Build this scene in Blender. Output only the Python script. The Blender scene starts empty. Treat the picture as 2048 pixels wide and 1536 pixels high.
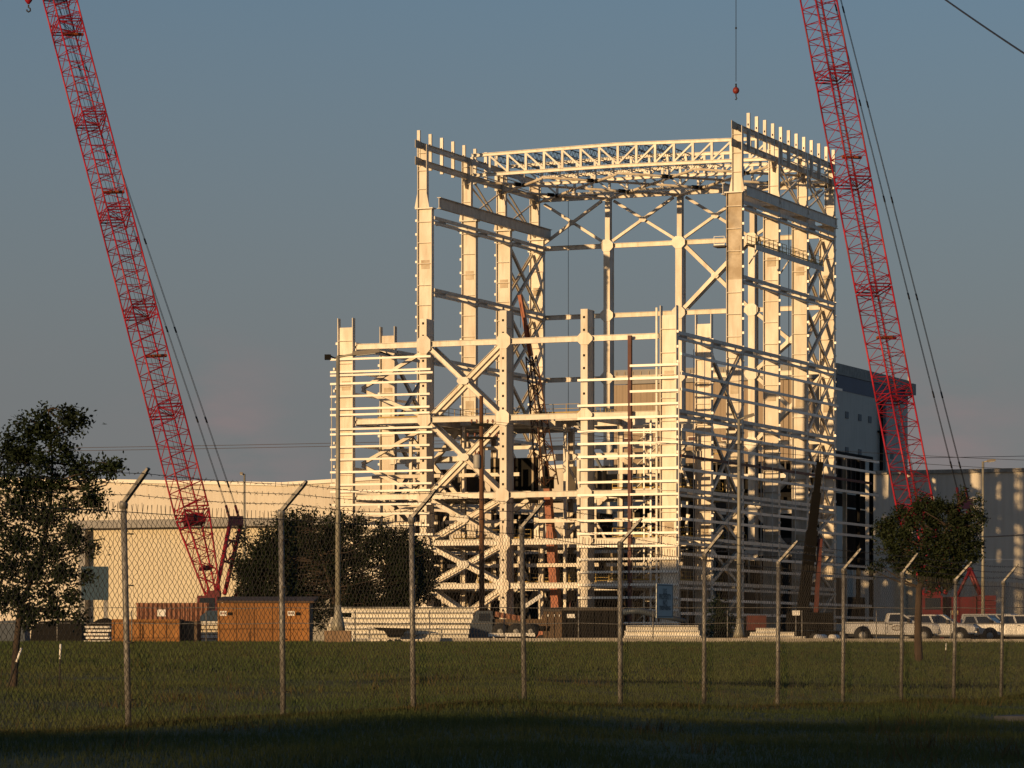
import bpy, math, random
import numpy as np
from mathutils import Vector, Matrix
R = math.radians
random.seed(7)
rng = np.random.default_rng(11)
sc = bpy.context.scene
COL = sc.collection

# ------------------------------------------------------------------ camera
F = 7000.0          # focal length in pixels of the 2048 px wide photograph
HZ = 1290.0         # row of the horizon in the photograph
CZ = 1.6            # height of the eye
cd = bpy.data.cameras.new('camera'); cam = bpy.data.objects.new('camera', cd); COL.objects.link(cam)
cam.location = (0, 0, CZ); cam.rotation_euler = (R(90), 0, 0)
cd.sensor_width = 36.0; cd.lens = 36.0 * F / 2048.0
cd.shift_y = (HZ - 768.0) / 2048.0
cd.clip_start = 0.5; cd.clip_end = 9000
sc.camera = cam

# ------------------------------------------------------------------ sky and sun
SUN_EL = R(6.5)
SUN_AZ = R(216.5)   # clockwise from +Y: behind the camera, to the left
sun_dir = Vector((math.sin(SUN_AZ) * math.cos(SUN_EL), math.cos(SUN_AZ) * math.cos(SUN_EL), math.sin(SUN_EL)))
w = bpy.data.worlds.new('World'); sc.world = w; w.use_nodes = True
nt = w.node_tree; nt.nodes.clear()
out = nt.nodes.new('ShaderNodeOutputWorld'); bg = nt.nodes.new('ShaderNodeBackground')
sky = nt.nodes.new('ShaderNodeTexSky'); sky.sky_type = 'NISHITA'; sky.sun_disc = False
sky.sun_elevation = SUN_EL; sky.sun_rotation = SUN_AZ
sky.air_density = 1.0; sky.dust_density = 1.0; sky.ozone_density = 3.0
bg.inputs['Strength'].default_value = 0.10
# grey evening haze low in the sky, all round, with a few faint pink clouds in it
def wn(kind, **kw):
    n_ = nt.nodes.new(kind)
    for k_, v_ in kw.items(): setattr(n_, k_, v_)
    return n_
tcw = wn('ShaderNodeTexCoord'); sep = wn('ShaderNodeSeparateXYZ'); nt.links.new(tcw.outputs['Generated'], sep.inputs[0])
rmp = wn('ShaderNodeValToRGB'); el = rmp.color_ramp.elements
el[0].position = 0.0; el[0].color = (.90,) * 3 + (1,); el[1].position = 0.30; el[1].color = (0, 0, 0, 1)
for p_, f_ in ((0.07, .83), (0.125, .61), (0.19, .32)):
    e_ = el.new(p_); e_.color = (f_, f_, f_, 1)
nt.links.new(sep.outputs['Z'], rmp.inputs['Fac'])
mixh = wn('ShaderNodeMixRGB'); mixh.inputs['Color2'].default_value = (1.74, 1.72, 1.84, 1)
nt.links.new(rmp.outputs[0], mixh.inputs['Fac']); nt.links.new(sky.outputs[0], mixh.inputs['Color1'])
mpw = wn('ShaderNodeMapping'); mpw.inputs['Scale'].default_value = (9, 9, 26); nt.links.new(tcw.outputs['Generated'], mpw.inputs['Vector'])
nsw = wn('ShaderNodeTexNoise'); nsw.inputs['Scale'].default_value = 2.2; nsw.inputs['Detail'].default_value = 5; nt.links.new(mpw.outputs[0], nsw.inputs['Vector'])
rc_ = wn('ShaderNodeValToRGB'); rc_.color_ramp.elements[0].position = .40; rc_.color_ramp.elements[1].position = .74; rc_.color_ramp.elements[1].color = (.8, .8, .8, 1)
nt.links.new(nsw.outputs['Fac'], rc_.inputs['Fac'])
rb_ = wn('ShaderNodeValToRGB'); rb_.color_ramp.elements[0].position = 0; rb_.color_ramp.elements[0].color = (.35, .35, .35, 1); rb_.color_ramp.elements[1].position = .10; rb_.color_ramp.elements[1].color = (0, 0, 0, 1)
nt.links.new(sep.outputs['Z'], rb_.inputs['Fac'])
acc = rb_.outputs[0]
for (cx_, cz_, sz_) in ((-.085, .066, .030), (-.072, .046, .026), (.124, .060, .034), (-.30, .07, .05), (.34, .06, .05)):
    # a cloud bank lying in this direction
    cv = Vector((cx_, 1.0, cz_)).normalized(); vm = wn('ShaderNodeVectorMath', operation='DISTANCE'); vm.inputs[1].default_value = cv
    nt.links.new(tcw.outputs['Generated'], vm.inputs[0]); mr_ = wn('ShaderNodeMapRange'); mr_.interpolation_type = 'SMOOTHSTEP'
    mr_.inputs['From Min'].default_value = 0; mr_.inputs['From Max'].default_value = sz_; mr_.inputs['To Min'].default_value = 1.3; mr_.inputs['To Max'].default_value = 0
    nt.links.new(vm.outputs['Value'], mr_.inputs['Value']); ad = wn('ShaderNodeMath', operation='ADD'); nt.links.new(acc, ad.inputs[0]); nt.links.new(mr_.outputs[0], ad.inputs[1]); acc = ad.outputs[0]
mul = wn('ShaderNodeMath', operation='MULTIPLY', use_clamp=True); nt.links.new(rc_.outputs[0], mul.inputs[0]); nt.links.new(acc, mul.inputs[1])
mixc = wn('ShaderNodeMixRGB'); mixc.inputs['Color2'].default_value = (2.6, 2.0, 2.0, 1)
nt.links.new(mul.outputs[0], mixc.inputs['Fac']); nt.links.new(mixh.outputs[0], mixc.inputs['Color1'])
nt.links.new(mixc.outputs[0], bg.inputs['Color']); nt.links.new(bg.outputs[0], out.inputs['Surface'])
ld = bpy.data.lights.new('sun', 'SUN'); ld.energy = 4.3; ld.angle = R(0.55); ld.color = (1.0, 0.65, 0.31)
sun = bpy.data.objects.new('sun', ld); COL.objects.link(sun)
sun.rotation_euler = (-sun_dir).to_track_quat('-Z', 'Y').to_euler()
sc.view_settings.view_transform = 'Standard'; sc.view_settings.look = 'None'
sc.view_settings.exposure = 0.0; sc.view_settings.gamma = 1.0
sc.view_settings.use_curve_mapping = False

# ------------------------------------------------------------------ materials
MATS = {}
def mat(name, col, rough=0.6, metal=0.0, var=0.0, scale=1.0, col2=None, bump=0.0, stretch=None, spec=0.4, wave=None, detail=4.0, rnd=0.0, streak=None):
    """Principled material whose colour wanders between col and col2 along a noise; wave=(period, angle, depth) adds sheet ribs."""
    m = bpy.data.materials.new(name); m.use_nodes = True; t = m.node_tree; b = t.nodes['Principled BSDF']
    b.inputs['Roughness'].default_value = rough; b.inputs['Metallic'].default_value = metal
    b.inputs['Specular IOR Level'].default_value = spec
    b.inputs['Base Color'].default_value = (*col, 1)
    tc = t.nodes.new('ShaderNodeTexCoord'); mp = t.nodes.new('ShaderNodeMapping')
    t.links.new(tc.outputs['Object'], mp.inputs['Vector'])
    if stretch: mp.inputs['Scale'].default_value = stretch
    if var or col2:
        n = t.nodes.new('ShaderNodeTexNoise'); n.inputs['Scale'].default_value = scale; n.inputs['Detail'].default_value = detail
        n.inputs['Roughness'].default_value = 0.62
        t.links.new(mp.outputs[0], n.inputs['Vector'])
        r = t.nodes.new('ShaderNodeValToRGB'); r.color_ramp.elements[0].position = 0.36; r.color_ramp.elements[1].position = 0.64
        c2 = col2 if col2 else tuple(c * (1 - var) for c in col)
        r.color_ramp.elements[0].color = (*c2, 1); r.color_ramp.elements[1].color = (*col, 1)
        t.links.new(n.outputs['Fac'], r.inputs['Fac']); t.links.new(r.outputs[0], b.inputs['Base Color'])
        last = r.outputs[0]
        if streak:
            m3 = t.nodes.new('ShaderNodeMapping'); m3.inputs['Scale'].default_value = (1.6, 1.6, .16); t.links.new(tc.outputs['Object'], m3.inputs['Vector'])
            n3 = t.nodes.new('ShaderNodeTexNoise'); n3.inputs['Scale'].default_value = 1.3; n3.inputs['Detail'].default_value = 6; t.links.new(m3.outputs[0], n3.inputs['Vector'])
            r3 = t.nodes.new('ShaderNodeValToRGB'); r3.color_ramp.elements[0].position = .52; r3.color_ramp.elements[1].position = .78; r3.color_ramp.elements[1].color = (.6, .6, .6, 1); t.links.new(n3.outputs['Fac'], r3.inputs['Fac'])
            x3 = t.nodes.new('ShaderNodeMixRGB'); x3.inputs['Color2'].default_value = (*streak, 1); t.links.new(r3.outputs[0], x3.inputs['Fac']); t.links.new(last, x3.inputs['Color1']); last = x3.outputs[0]
        if rnd:
            oi = t.nodes.new('ShaderNodeObjectInfo'); hs = t.nodes.new('ShaderNodeHueSaturation'); mr = t.nodes.new('ShaderNodeMapRange')
            mr.inputs['To Min'].default_value = 1 - rnd; mr.inputs['To Max'].default_value = 1 + rnd * .35
            t.links.new(oi.outputs['Random'], mr.inputs['Value']); t.links.new(mr.outputs[0], hs.inputs['Value']); t.links.new(last, hs.inputs['Color']); last = hs.outputs[0]
        t.links.new(last, b.inputs['Base Color'])
        if bump:
            bp = t.nodes.new('ShaderNodeBump'); bp.inputs['Strength'].default_value = bump; bp.inputs['Distance'].default_value = 0.05
            t.links.new(n.outputs['Fac'], bp.inputs['Height']); t.links.new(bp.outputs[0], b.inputs['Normal'])
    if wave:
        per, ang, dep = wave
        m2 = t.nodes.new('ShaderNodeMapping'); m2.inputs['Rotation'].default_value = (0, 0, ang)
        t.links.new(tc.outputs['Object'], m2.inputs['Vector'])
        wv = t.nodes.new('ShaderNodeTexWave'); wv.bands_direction = 'X'; wv.inputs['Scale'].default_value = 0.314 / per
        t.links.new(m2.outputs[0], wv.inputs['Vector'])
        bp = t.nodes.new('ShaderNodeBump'); bp.inputs['Strength'].default_value = 0.9; bp.inputs['Distance'].default_value = dep * 2.2
        t.links.new(wv.outputs['Fac'], bp.inputs['Height']); t.links.new(bp.outputs[0], b.inputs['Normal'])
    MATS[name] = m; return m
TH = R(22.7)        # the plant stands turned by this angle
mat('steel', (0.74, 0.68, 0.58), 0.45, 0, scale=0.55, col2=(0.56, 0.48, 0.37), stretch=(1, 1, 0.35), spec=0.5, rnd=.16, streak=(.34, .24, .14))
mat('steel_plain', (0.70, 0.65, 0.56), 0.4, 0, 0.22, 1.2, spec=0.5, rnd=.22, streak=(.34, .24, .14))
mat('steel_grimy', (0.46, 0.38, 0.27), 0.6, 0, scale=0.5, col2=(0.30, 0.23, 0.15), spec=0.4)
mat('steel_stained', (0.56, 0.48, 0.36), 0.55, 0, scale=0.5, col2=(0.36, 0.28, 0.18), spec=0.4)
mat('girt', (0.78, 0.74, 0.66), 0.35, 0, 0.10, 2.0, spec=0.6, rnd=.2)
mat('primer', (0.10, 0.022, 0.014), 0.6, 0, 0.35, 1.5)
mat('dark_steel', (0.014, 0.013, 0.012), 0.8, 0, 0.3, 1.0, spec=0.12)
mat('shade_black', (0.007, 0.0065, 0.006), 0.85, 0, 0.3, 1.0, spec=0.08)  # near black stands in for the shade on the telescopic crane
mat('blue_steel', (0.05, 0.065, 0.085), 0.5, 0, 0.2, 1.0)
mat('safety_yellow', (0.42, 0.27, 0.03), 0.5, 0, 0.25, 2.0)
mat('deck', (0.085, 0.07, 0.055), 0.7, 0, 0.3, 0.8)
mat('ball_red', (0.22, 0.03, 0.022), 0.5, 0, 0.3, 3.0)
mat('crane_red', (0.42, 0.018, 0.036), 0.5, 0, 0.5, 0.5, spec=0.35, rnd=.25)
mat('crane_red_dark', (0.12, 0.008, 0.012), 0.5, 0, 0.3, 0.9)
mat('crane_orange', (0.33, 0.075, 0.018), 0.5, 0, 0.35, 0.9)
mat('crane_brown', (0.10, 0.045, 0.025), 0.6, 0, 0.35, 1.2)
mat('cable', (0.03, 0.03, 0.032), 0.5, 0.3)
mat('rubber', (0.02, 0.02, 0.02), 0.85, 0, 0.2, 5)
mat('galvanised', (0.27, 0.255, 0.235), 0.55, 0.35, 0.55, 14.0, rnd=.2)
mat('wire', (0.075, 0.068, 0.06), 0.8, 0.0, spec=0.15)
mat('barb', (0.045, 0.04, 0.036), 0.7, 0.3)
mat('white_siding', (0.62, 0.56, 0.47), 0.6, 0, 0.10, 0.12, wave=(1.1, TH, 0.03), streak=(.47, .40, .31), rnd=.06)
mat('pale_siding', (0.60, 0.55, 0.47), 0.6, 0, 0.10, 0.12, wave=(1.1, TH, 0.02), streak=(.5, .43, .34))
mat('cream_door', (0.56, 0.49, 0.36), 0.6, 0, 0.06, 0.2, wave=(2.2, TH, 0.03))
mat('grey_door', (0.24, 0.225, 0.19), 0.65, 0, 0.1, 0.3, wave=(2.2, TH, 0.03))
mat('grey_trim', (0.25, 0.24, 0.23), 0.6, 0, 0.15, 0.6)
mat('roof_trim', (0.80, 0.74, 0.64), 0.5, 0, 0.08, 0.4)
mat('tan_siding', (0.33, 0.25, 0.17), 0.65, 0, 0.12, 0.15, wave=(1.0, TH, 0.05))
mat('blue_band', (0.035, 0.055, 0.115), 0.5, 0, 0.15, 0.3)
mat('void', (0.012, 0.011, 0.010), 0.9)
mat('concrete', (0.42, 0.38, 0.32), 0.85, 0, 0.35, 1.6, bump=0.2, rnd=.2)
mat('brown_concrete', (0.26, 0.17, 0.10), 0.9, 0, 0.35, 2.5, bump=0.2)
mat('yard', (0.26, 0.24, 0.21), 0.9, 0, 0.35, 0.25, bump=0.1)
mat('asphalt', (0.10, 0.10, 0.105), 0.9, 0, 0.3, 3.0, bump=0.2)
mat('orange_wood', (0.33, 0.14, 0.034), 0.75, 0, 0.4, 0.8, stretch=(1, 1, 0.3))
mat('orange_frame', (0.38, 0.17, 0.046), 0.75, 0, 0.4, 1.2)
mat('crate_roof', (0.10, 0.06, 0.035), 0.8, 0, 0.3, 1.5)
mat('crate_side', (0.13, 0.085, 0.05), 0.8, 0, 0.3, 1.5)
mat('rust_box', (0.24, 0.10, 0.055), 0.65, 0, 0.25, 0.5, wave=(0.28, 0.0, 0.04))
mat('blue_paint', (0.02, 0.05, 0.09), 0.4, 0, 0.3, 1.0)
mat('sign_back', (0.016, 0.050, 0.085), 0.6, 0, 0.12, 1.0)
mat('sign_face', (0.50, 0.52, 0.50), 0.55, 0, 0.10, 4.0)
mat('sign_ink', (0.14, 0.155, 0.155), 0.6)
mat('white_label', (0.75, 0.72, 0.66), 0.6)
mat('ink', (0.02, 0.02, 0.02), 0.7)
mat('car_white', (0.48, 0.47, 0.46), 0.25, 0, 0.06, 0.8, spec=0.6)  # white dimmed in the colour for the shade over the parked vehicles
mat('car_silver', (0.26, 0.265, 0.27), 0.3, 0.2, 0.06, 0.8, spec=0.6)
mat('car_grey', (0.16, 0.175, 0.19), 0.3, 0.2, 0.06, 0.8, spec=0.6)
mat('car_glass', (0.015, 0.018, 0.022), 0.06, 0, spec=0.8)
mat('car_dark', (0.018, 0.018, 0.02), 0.6)
mat('chrome', (0.45, 0.44, 0.42), 0.3, 0.8)
mat('rim', (0.26, 0.25, 0.23), 0.45, 0.2)
mat('screen_brown', (0.075, 0.055, 0.038), 0.9, 0, 0.35, 0.6)  # for the added sun screen inside the frame
mat('lamp_red', (0.25, 0.015, 0.01), 0.3)
mat('lamp_clear', (0.6, 0.6, 0.58), 0.15)
mat('lamp_pole', (0.30, 0.28, 0.22), 0.5, 0.2, 0.25, 1.5)
mat('lamp_head', (0.24, 0.21, 0.17), 0.5, 0.2, 0.2, 2)
mat('pole_wood', (0.14, 0.065, 0.03), 0.85, 0, 0.45, 2.0, stretch=(3, 3, 0.25), bump=0.3)
mat('insulator', (0.20, 0.07, 0.03), 0.3)
mat('line_wire', (0.10, 0.075, 0.07), 0.6)
mat('vent_grey', (0.14, 0.145, 0.15), 0.6)
mat('transformer', (0.36, 0.35, 0.32), 0.5, 0, 0.1, 3)
mat('timber', (0.30, 0.20, 0.11), 0.85, 0, 0.3, 2)
mat('bark', (0.060, 0.042, 0.030), 0.95, 0, 0.45, 9.0, stretch=(1, 1, 0.3), bump=0.5)
mat('bark_pale', (0.085, 0.055, 0.036), 0.95, 0, 0.4, 7.0, stretch=(1, 1, 0.3), bump=0.5)
mat('stake_dark', (0.03, 0.028, 0.02), 0.9)
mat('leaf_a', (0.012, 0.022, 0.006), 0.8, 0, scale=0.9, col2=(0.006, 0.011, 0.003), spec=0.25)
mat('leaf_b', (0.011, 0.018, 0.005), 0.75, 0, scale=0.5, col2=(0.005, 0.008, 0.003), spec=0.2)  # kept below real leaf tone to stand for the bush's self-shadow
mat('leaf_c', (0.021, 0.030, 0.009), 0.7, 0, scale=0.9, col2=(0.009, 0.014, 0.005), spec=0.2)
mat('grass_soil', (0.042, 0.060, 0.019), 0.95, 0, scale=0.22, col2=(0.060, 0.056, 0.024), bump=0.3, detail=8)
mat('blade_green', (0.074, 0.084, 0.029), 0.8, 0, scale=0.22, col2=(0.042, 0.064, 0.021), spec=0.15, detail=6)
mat('blade_dry', (0.088, 0.070, 0.030), 0.8, 0, 0.4, 0.8, spec=0.1)

# ------------------------------------------------------------------ mesh helpers
Z = Vector((0, 0, 1))
def V(*a): return Vector(a)
def at(px, py, d):
    """The place at distance d that the photograph shows at pixel px, py."""
    return Vector(((px - 1024.0) / F * d, d, CZ + (HZ - py) / F * d))
class MB:
    def __init__(self): self.v = []; self.f = []; self.s = []
    def add(self, vs, fs, smooth=False):
        n = len(self.v); self.v += [tuple(p) for p in vs]
        for f in fs: self.f.append(tuple(n + i for i in f)); self.s.append(smooth)
    def obox(self, c, a, b, d):
        """Box round c with half-edge vectors a, b, d."""
        vs = [c + a * i + b * j + d * k for i in (-1, 1) for j in (-1, 1) for k in (-1, 1)]
        fs = [(0, 1, 3, 2), (4, 6, 7, 5), (0, 4, 5, 1), (2, 3, 7, 6), (0, 2, 6, 4), (1, 5, 7, 3)]
        if a.cross(b).dot(d) < 0: fs = [tuple(reversed(f)) for f in fs]
        self.add(vs, fs); return self
    def box(self, x0, x1, y0, y1, z0, z1):
        return self.obox(V((x0 + x1) / 2, (y0 + y1) / 2, (z0 + z1) / 2), V((x1 - x0) / 2, 0, 0), V(0, (y1 - y0) / 2, 0), V(0, 0, (z1 - z0) / 2))
    def bar(self, p, q, w, h, up=Z):
        """Rectangular bar from p to q, h deep along up, w across."""
        a = (q - p); L = a.length; a = a / L
        s = a.cross(up)
        if s.length < 1e-4: s = a.cross(V(1, 0, 0))
        s.normalize(); u = s.cross(a)
        return self.obox((p + q) / 2, a * (L / 2), s * (w / 2), u * (h / 2))
    def ibeam(self, p, q, d, w, up=Z, tf=0.05, tw=0.04):
        a = (q - p).normalized(); s = a.cross(up)
        if s.length < 1e-4: s = a.cross(V(1, 0, 0))
        s.normalize(); u = s.cross(a)
        for k in (-1, 1):
            o = u * (k * (d - tf) / 2); self.bar(p + o, q + o, w, tf, up)
        self.bar(p, q, tw, d - 2 * tf, up); return self
    def tube(self, pts, rad, n=6, cap=True, smooth=True):
        if not isinstance(rad, (list, tuple)): rad = [rad] * len(pts)
        rings = []; prev = None
        for i, p in enumerate(pts):
            if i == 0: d = pts[1] - pts[0]
            elif i == len(pts) - 1: d = pts[-1] - pts[-2]
            else: d = pts[i + 1] - pts[i - 1]
            d = d.normalized()
            if prev is None:
                s = d.cross(Z)
                if s.length < 1e-3: s = d.cross(V(1, 0, 0))
            else: s = prev - d * prev.dot(d)
            s.normalize(); prev = s; t = d.cross(s)
            rings.append([p + (s * math.cos(2 * math.pi * k / n) + t * math.sin(2 * math.pi * k / n)) * rad[i] for k in range(n)])
        vs = [x for r in rings for x in r]; fs = []
        for i in range(len(pts) - 1):
            for k in range(n):
                fs.append((i * n + k, i * n + (k + 1) % n, (i + 1) * n + (k + 1) % n, (i + 1) * n + k))
        if cap: fs += [tuple(reversed(range(n))), tuple((len(pts) - 1) * n + k for k in range(n))]
        self.add(vs, fs, smooth); return self
    def plate(self, poly, off):
        """Flat plate: polygon of points thickened by the vector off."""
        n = len(poly); vs = list(poly) + [p + off for p in poly]
        fs = [tuple(range(n)), tuple(reversed(range(n, 2 * n)))] + [(i, i + n, (i + 1) % n + n, (i + 1) % n) for i in range(n)]
        nn = Vector((0, 0, 0))
        for i in range(n): nn += poly[i].cross(poly[(i + 1) % n])
        if nn.dot(off) > 0: fs = [tuple(reversed(f)) for f in fs]
        self.add(vs, fs); return self
    def lathe(self, c, prof, n=16, axis=Z):
        s = axis.cross(V(1, 0, 0))
        if s.length < 1e-3: s = axis.cross(V(0, 1, 0))
        s.normalize(); t = axis.cross(s); vs = []
        for r, h in prof:
            for k in range(n): vs.append(c + axis * h + (s * math.cos(2 * math.pi * k / n) + t * math.sin(2 * math.pi * k / n)) * r)
        fs = []
        for i in range(len(prof) - 1):
            for k in range(n): fs.append((i * n + k, i * n + (k + 1) % n, (i + 1) * n + (k + 1) % n, (i + 1) * n + k))
        fs += [tuple(reversed(range(n))), tuple((len(prof) - 1) * n + k for k in range(n))]
        self.add(vs, fs, True); return self
    def mesh(self, name, m, off=Vector((0, 0, 0))):
        me = bpy.data.meshes.new(name)
        me.from_pydata([(x - off.x, y - off.y, z - off.z) for x, y, z in self.v], [], self.f)
        if any(self.s): me.polygons.foreach_set('use_smooth', self.s)
        me.materials.append(MATS[m]); me.update(); return me
    def build(self, name, m, parent=None, **kw):
        off = root_of(parent)
        o = bpy.data.objects.new(name, self.mesh(name, m, off)); COL.objects.link(o)
        if parent: o.parent = parent
        for k, v in kw.items(): o[k] = v
        return o
ROOT = {}
def root_of(p):
    if p is None: return Vector((0, 0, 0))
    while p.parent: p = p.parent
    return ROOT.get(p.name, Vector((0, 0, 0)))
def thing(name, loc, label, cat, group=None):
    o = bpy.data.objects.new(name, None); COL.objects.link(o); o.location = loc; o.empty_display_size = 0.2
    ROOT[o.name] = Vector(loc); o['label'] = label; o['category'] = cat
    if group: o['group'] = group
    return o
def tag(o, label, cat, group=None):
    o['label'] = label; o['category'] = cat
    if group: o['group'] = group
    return o
def inst(name, me, parent, p):
    """Another object on mesh data me (made round the origin), standing at world point p."""
    o = bpy.data.objects.new(name, me); COL.objects.link(o); o.parent = parent; o.location = Vector(p) - root_of(parent); return o
def np_mesh(name, verts, faces, m, parent=None, smooth=False):
    off = root_of(parent); me = bpy.data.meshes.new(name)
    verts = verts - np.array(off); k = faces.shape[1]
    me.vertices.add(len(verts)); me.vertices.foreach_set('co', verts.astype(np.float32).ravel())
    me.loops.add(faces.size); me.loops.foreach_set('vertex_index', faces.astype(np.int32).ravel())
    me.polygons.add(len(faces)); me.polygons.foreach_set('loop_start', np.arange(0, faces.size, k, dtype=np.int32))
    me.update(calc_edges=True); me.materials.append(MATS[m])
    o = bpy.data.objects.new(name, me); COL.objects.link(o)
    if parent: o.parent = parent
    return o

# ------------------------------------------------------------------ the lie of the land
DROP = [.735, .71, .667, .66, .745, .79, .83, .85, .87, .91, .915]
YC = 150.0
def g_arr(x, y):
    xc = np.clip(x, -13.5, 30.0)
    yf = 30.6 + (xc + 3.35) * 2.468
    df = np.interp((xc + 3.35) / 1.163, np.arange(11), DROP)
    fr = np.clip((y - yf) / (YC - yf), 0, 1)
    beyond = df + (-0.10 - df) * fr
    bumps = 0.03 * np.sin(x * 0.9 + y * 0.31) * np.sin(y * 0.53 - x * 0.2)
    near = df + 0.004 * np.clip(yf - y, 0, 20) + np.clip((14 - y) / 14, 0, 1) * 0.6
    drop = np.where(y > yf, beyond, near) + bumps * np.clip((YC - y) / 30, 0, 1)
    after = np.clip((y - YC - 1) / 8, 0, 1)
    return CZ - (drop * (1 - after) + 0.12 * after)
def g(x, y): return float(g_arr(np.array([x], float), np.array([y], float))[0])
GS = CZ - 0.10      # level of the yard behind the grass
xs = np.concatenate([[-4000, -1500, -500, -200, -100, -60], np.arange(-40, 61, 2.0), [80, 120, 250, 600, 1500, 4000]])
ys = np.concatenate([[-400, -100, -40, -10], np.arange(0, 164, 2.0), [180, 230, 320, 480, 700, 1200, 2500, 6000]])
gx, gy = np.meshgrid(xs, ys); gz = g_arr(gx, gy)
vv = np.stack([gx, gy, gz], -1).reshape(-1, 3); nx = len(xs)
ii, jj = np.meshgrid(np.arange(nx - 1), np.arange(len(ys) - 1)); base = (jj * nx + ii).ravel()
o = np_mesh('ground', vv, np.stack([base, base + 1, base + 1 + nx, base + nx], 1), 'grass_soil'); o['kind'] = 'structure'
o = MB().box(-900, 1200, 160.0, 1400, GS - 0.3, GS).build('yard', 'yard'); o['kind'] = 'structure'
kx0 = at(845, 0, 153).x
kerb = bpy.data.objects.new('kerb', None); COL.objects.link(kerb); kerb['kind'] = 'structure'
x = kx0
while x < 44:
    dz = random.uniform(-.012, .012); MB().box(x, x + 2.96, 153.0 + dz, 153.6 + dz, CZ - 0.3, CZ + 0.31 + dz - 0.0032 * max(0, x - 8)).build('kerb_stone', 'concrete', kerb); x += 3.0
o = MB().plate([V(5.7, 41.4, g(5.7, 41.4) + .05), V(30, 36.2, g(14, 39) + .05), V(30, 46, g(14, 45) + .05), V(6.3, 43.9, g(6.3, 43.9) + .05)], V(0, 0, -0.2)).build('driveway', 'asphalt'); o['kind'] = 'structure'
# ------------------------------------------------------------------ the steel frame under construction
UX = Vector((math.cos(TH), -math.sin(TH), 0)); VX = Vector((math.sin(TH), math.cos(TH), 0))
P0 = Vector((17.96, 400.0, CZ))
def B(u, v, h): return P0 + UX * u + VX * v + Z * h
UL, UR = -40.8, 0.0
VS = [0.0, 11.9, 23.0, 36.9, 48.3, 59.8]
UF = [-40.8, -30.8, -20.6, -10.45, 0.0]
FL = [6.9, 12.0, 17.5, 26.5, 35.4]
T = thing('steel_frame_building', B(-20, 30, 0), 'tall cream painted steel skeleton of an unfinished building, lit by low sun', 'building')
stiff_me = MB().obox(V(0, 0, 0), UX * 0.93, VX * 0.36, Z * 0.03).mesh('stiffener', 'steel', Vector((0, 0, 0)))
def column_web_front(u, v, h0, h1, d=2.0, fw=0.74, ext=0.0, side=0, m='steel'):
    """H column whose web faces the front; flanges left and right."""
    mb = MB()
    for s in (-1, 1): mb.obox(B(u + s * (d / 2 - .04), v, (h0 + h1 + ext) / 2), UX * .04, VX * (fw / 2), Z * ((h1 + ext - h0) / 2))
    mb.obox(B(u, v, (h0 + h1) / 2), UX * (d / 2 - .08), VX * .04, Z * ((h1 - h0) / 2))
    c = mb.build('column', m, T)
    h = h1 - 1.6
    while h > h0 + 1:
        if d > 1.8: inst('stiffener', stiff_me, c, B(u, v, h))
        h -= random.choice((2.5, 2.6, 2.7))
    if side:
        cl = MB(); h = h0 + 1.5
        while h < h1 - 0.6:
            cl.obox(B(u + side * (d / 2 + .13), v - 0.25, h), UX * .13, VX * .06, Z * .14); h += 1.72
        cl.build('girt_clips', 'girt', c, kind='stuff')
    for hs in (13.5, 30.8, 47.5):
        if h0 + 2 < hs < h1 - 2:
            sp = MB().obox(B(u, v - .07, hs), UX * .55, VX * .03, Z * .55).build('splice_plate', 'steel_stained', c)
    return c
def column_flange_front(u, v, h0, h1, fw=0.85, d=2.2, m='steel', dots=True):
    """H column turned the other way: its front flange faces the viewer, the deep web runs back."""
    mb = MB()
    for k in (0, 1): mb.obox(B(u, v + k * (d - .08) + .04, (h0 + h1) / 2), UX * (fw / 2), VX * .04, Z * ((h1 - h0) / 2))
    mb.obox(B(u + fw / 2 - .12, v + d / 2, (h0 + h1) / 2), UX * .04, VX * (d / 2 - .08), Z * ((h1 - h0) / 2))
    c = mb.build('column', m, T)
    st = MB(); h = h1 - 2.0
    while h > h0 + 1:
        st.obox(B(u + fw / 2 - .07, v + d / 2, h), UX * .06, VX * (d / 2 - .08), Z * .03); h -= 5.1
    st.build('stiffener', m, c)
    if dots:
        dt = MB(); h = h0 + 1.2
        while h < h1 - 0.5:
            dt.obox(B(u, v - .02, h), UX * .12, VX * .03, Z * .13); h += 1.47
        dt.build('girt_seats', 'dark_steel', c, kind='stuff')
    return c
# outer columns of the two long walls
for i, v in enumerate(VS):
    for u, side in ((UL, -1), (UR, 1)):
        if v < 20: column_web_front(u, v, -0.1, 37.7, ext=1.1, side=side)
        else:
            grim = (u == UR and v == 23.0)
            c = column_web_front(u, v, -0.1, 44.0 if grim else 54.4, side=side)
            if grim: column_web_front(u, v, 44.0, 54.4, side=side, m='steel_stained')
            # cap plate and the slimmer upper column, flush with the outside
            MB().obox(B(u, v, 54.47), UX * 1.2, VX * .55, Z * .07).build('cap_plate', 'steel_plain', T)
            uc = u + side * 0.34
            mb = MB()
            for s in (-1, 1): mb.obox(B(uc + s * .61, v, 58.5), UX * .035, VX * .32, Z * 3.95)
            mb.obox(B(uc, v, 58.5), UX * .57, VX * .035, Z * 3.95)
            up = mb.build('upper_column', 'steel', T)
            for h in (56.9, 59.2, 61.4):
                MB().obox(B(uc, v, h), UX * .56, VX * .3, Z * .025).build('stiffener', 'steel', up)
            for s in (-1, 1):
                MB().plate([B(uc + s * .64, v - .33, 54.56), B(uc + s * 1.0, v - .33, 54.56), B(uc + s * .64, v - .33, 56.4)], VX * .05).build('gusset_plate', 'steel', up)
            if u == UR and v > 30 or u == UL:
                pass
# columns of the front face
for u, ht in ((UF[1], 38.4), (UF[2], 39.0), (UF[3], 38.8)):
    column_flange_front(u, 0.0, -0.1, ht)
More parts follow.
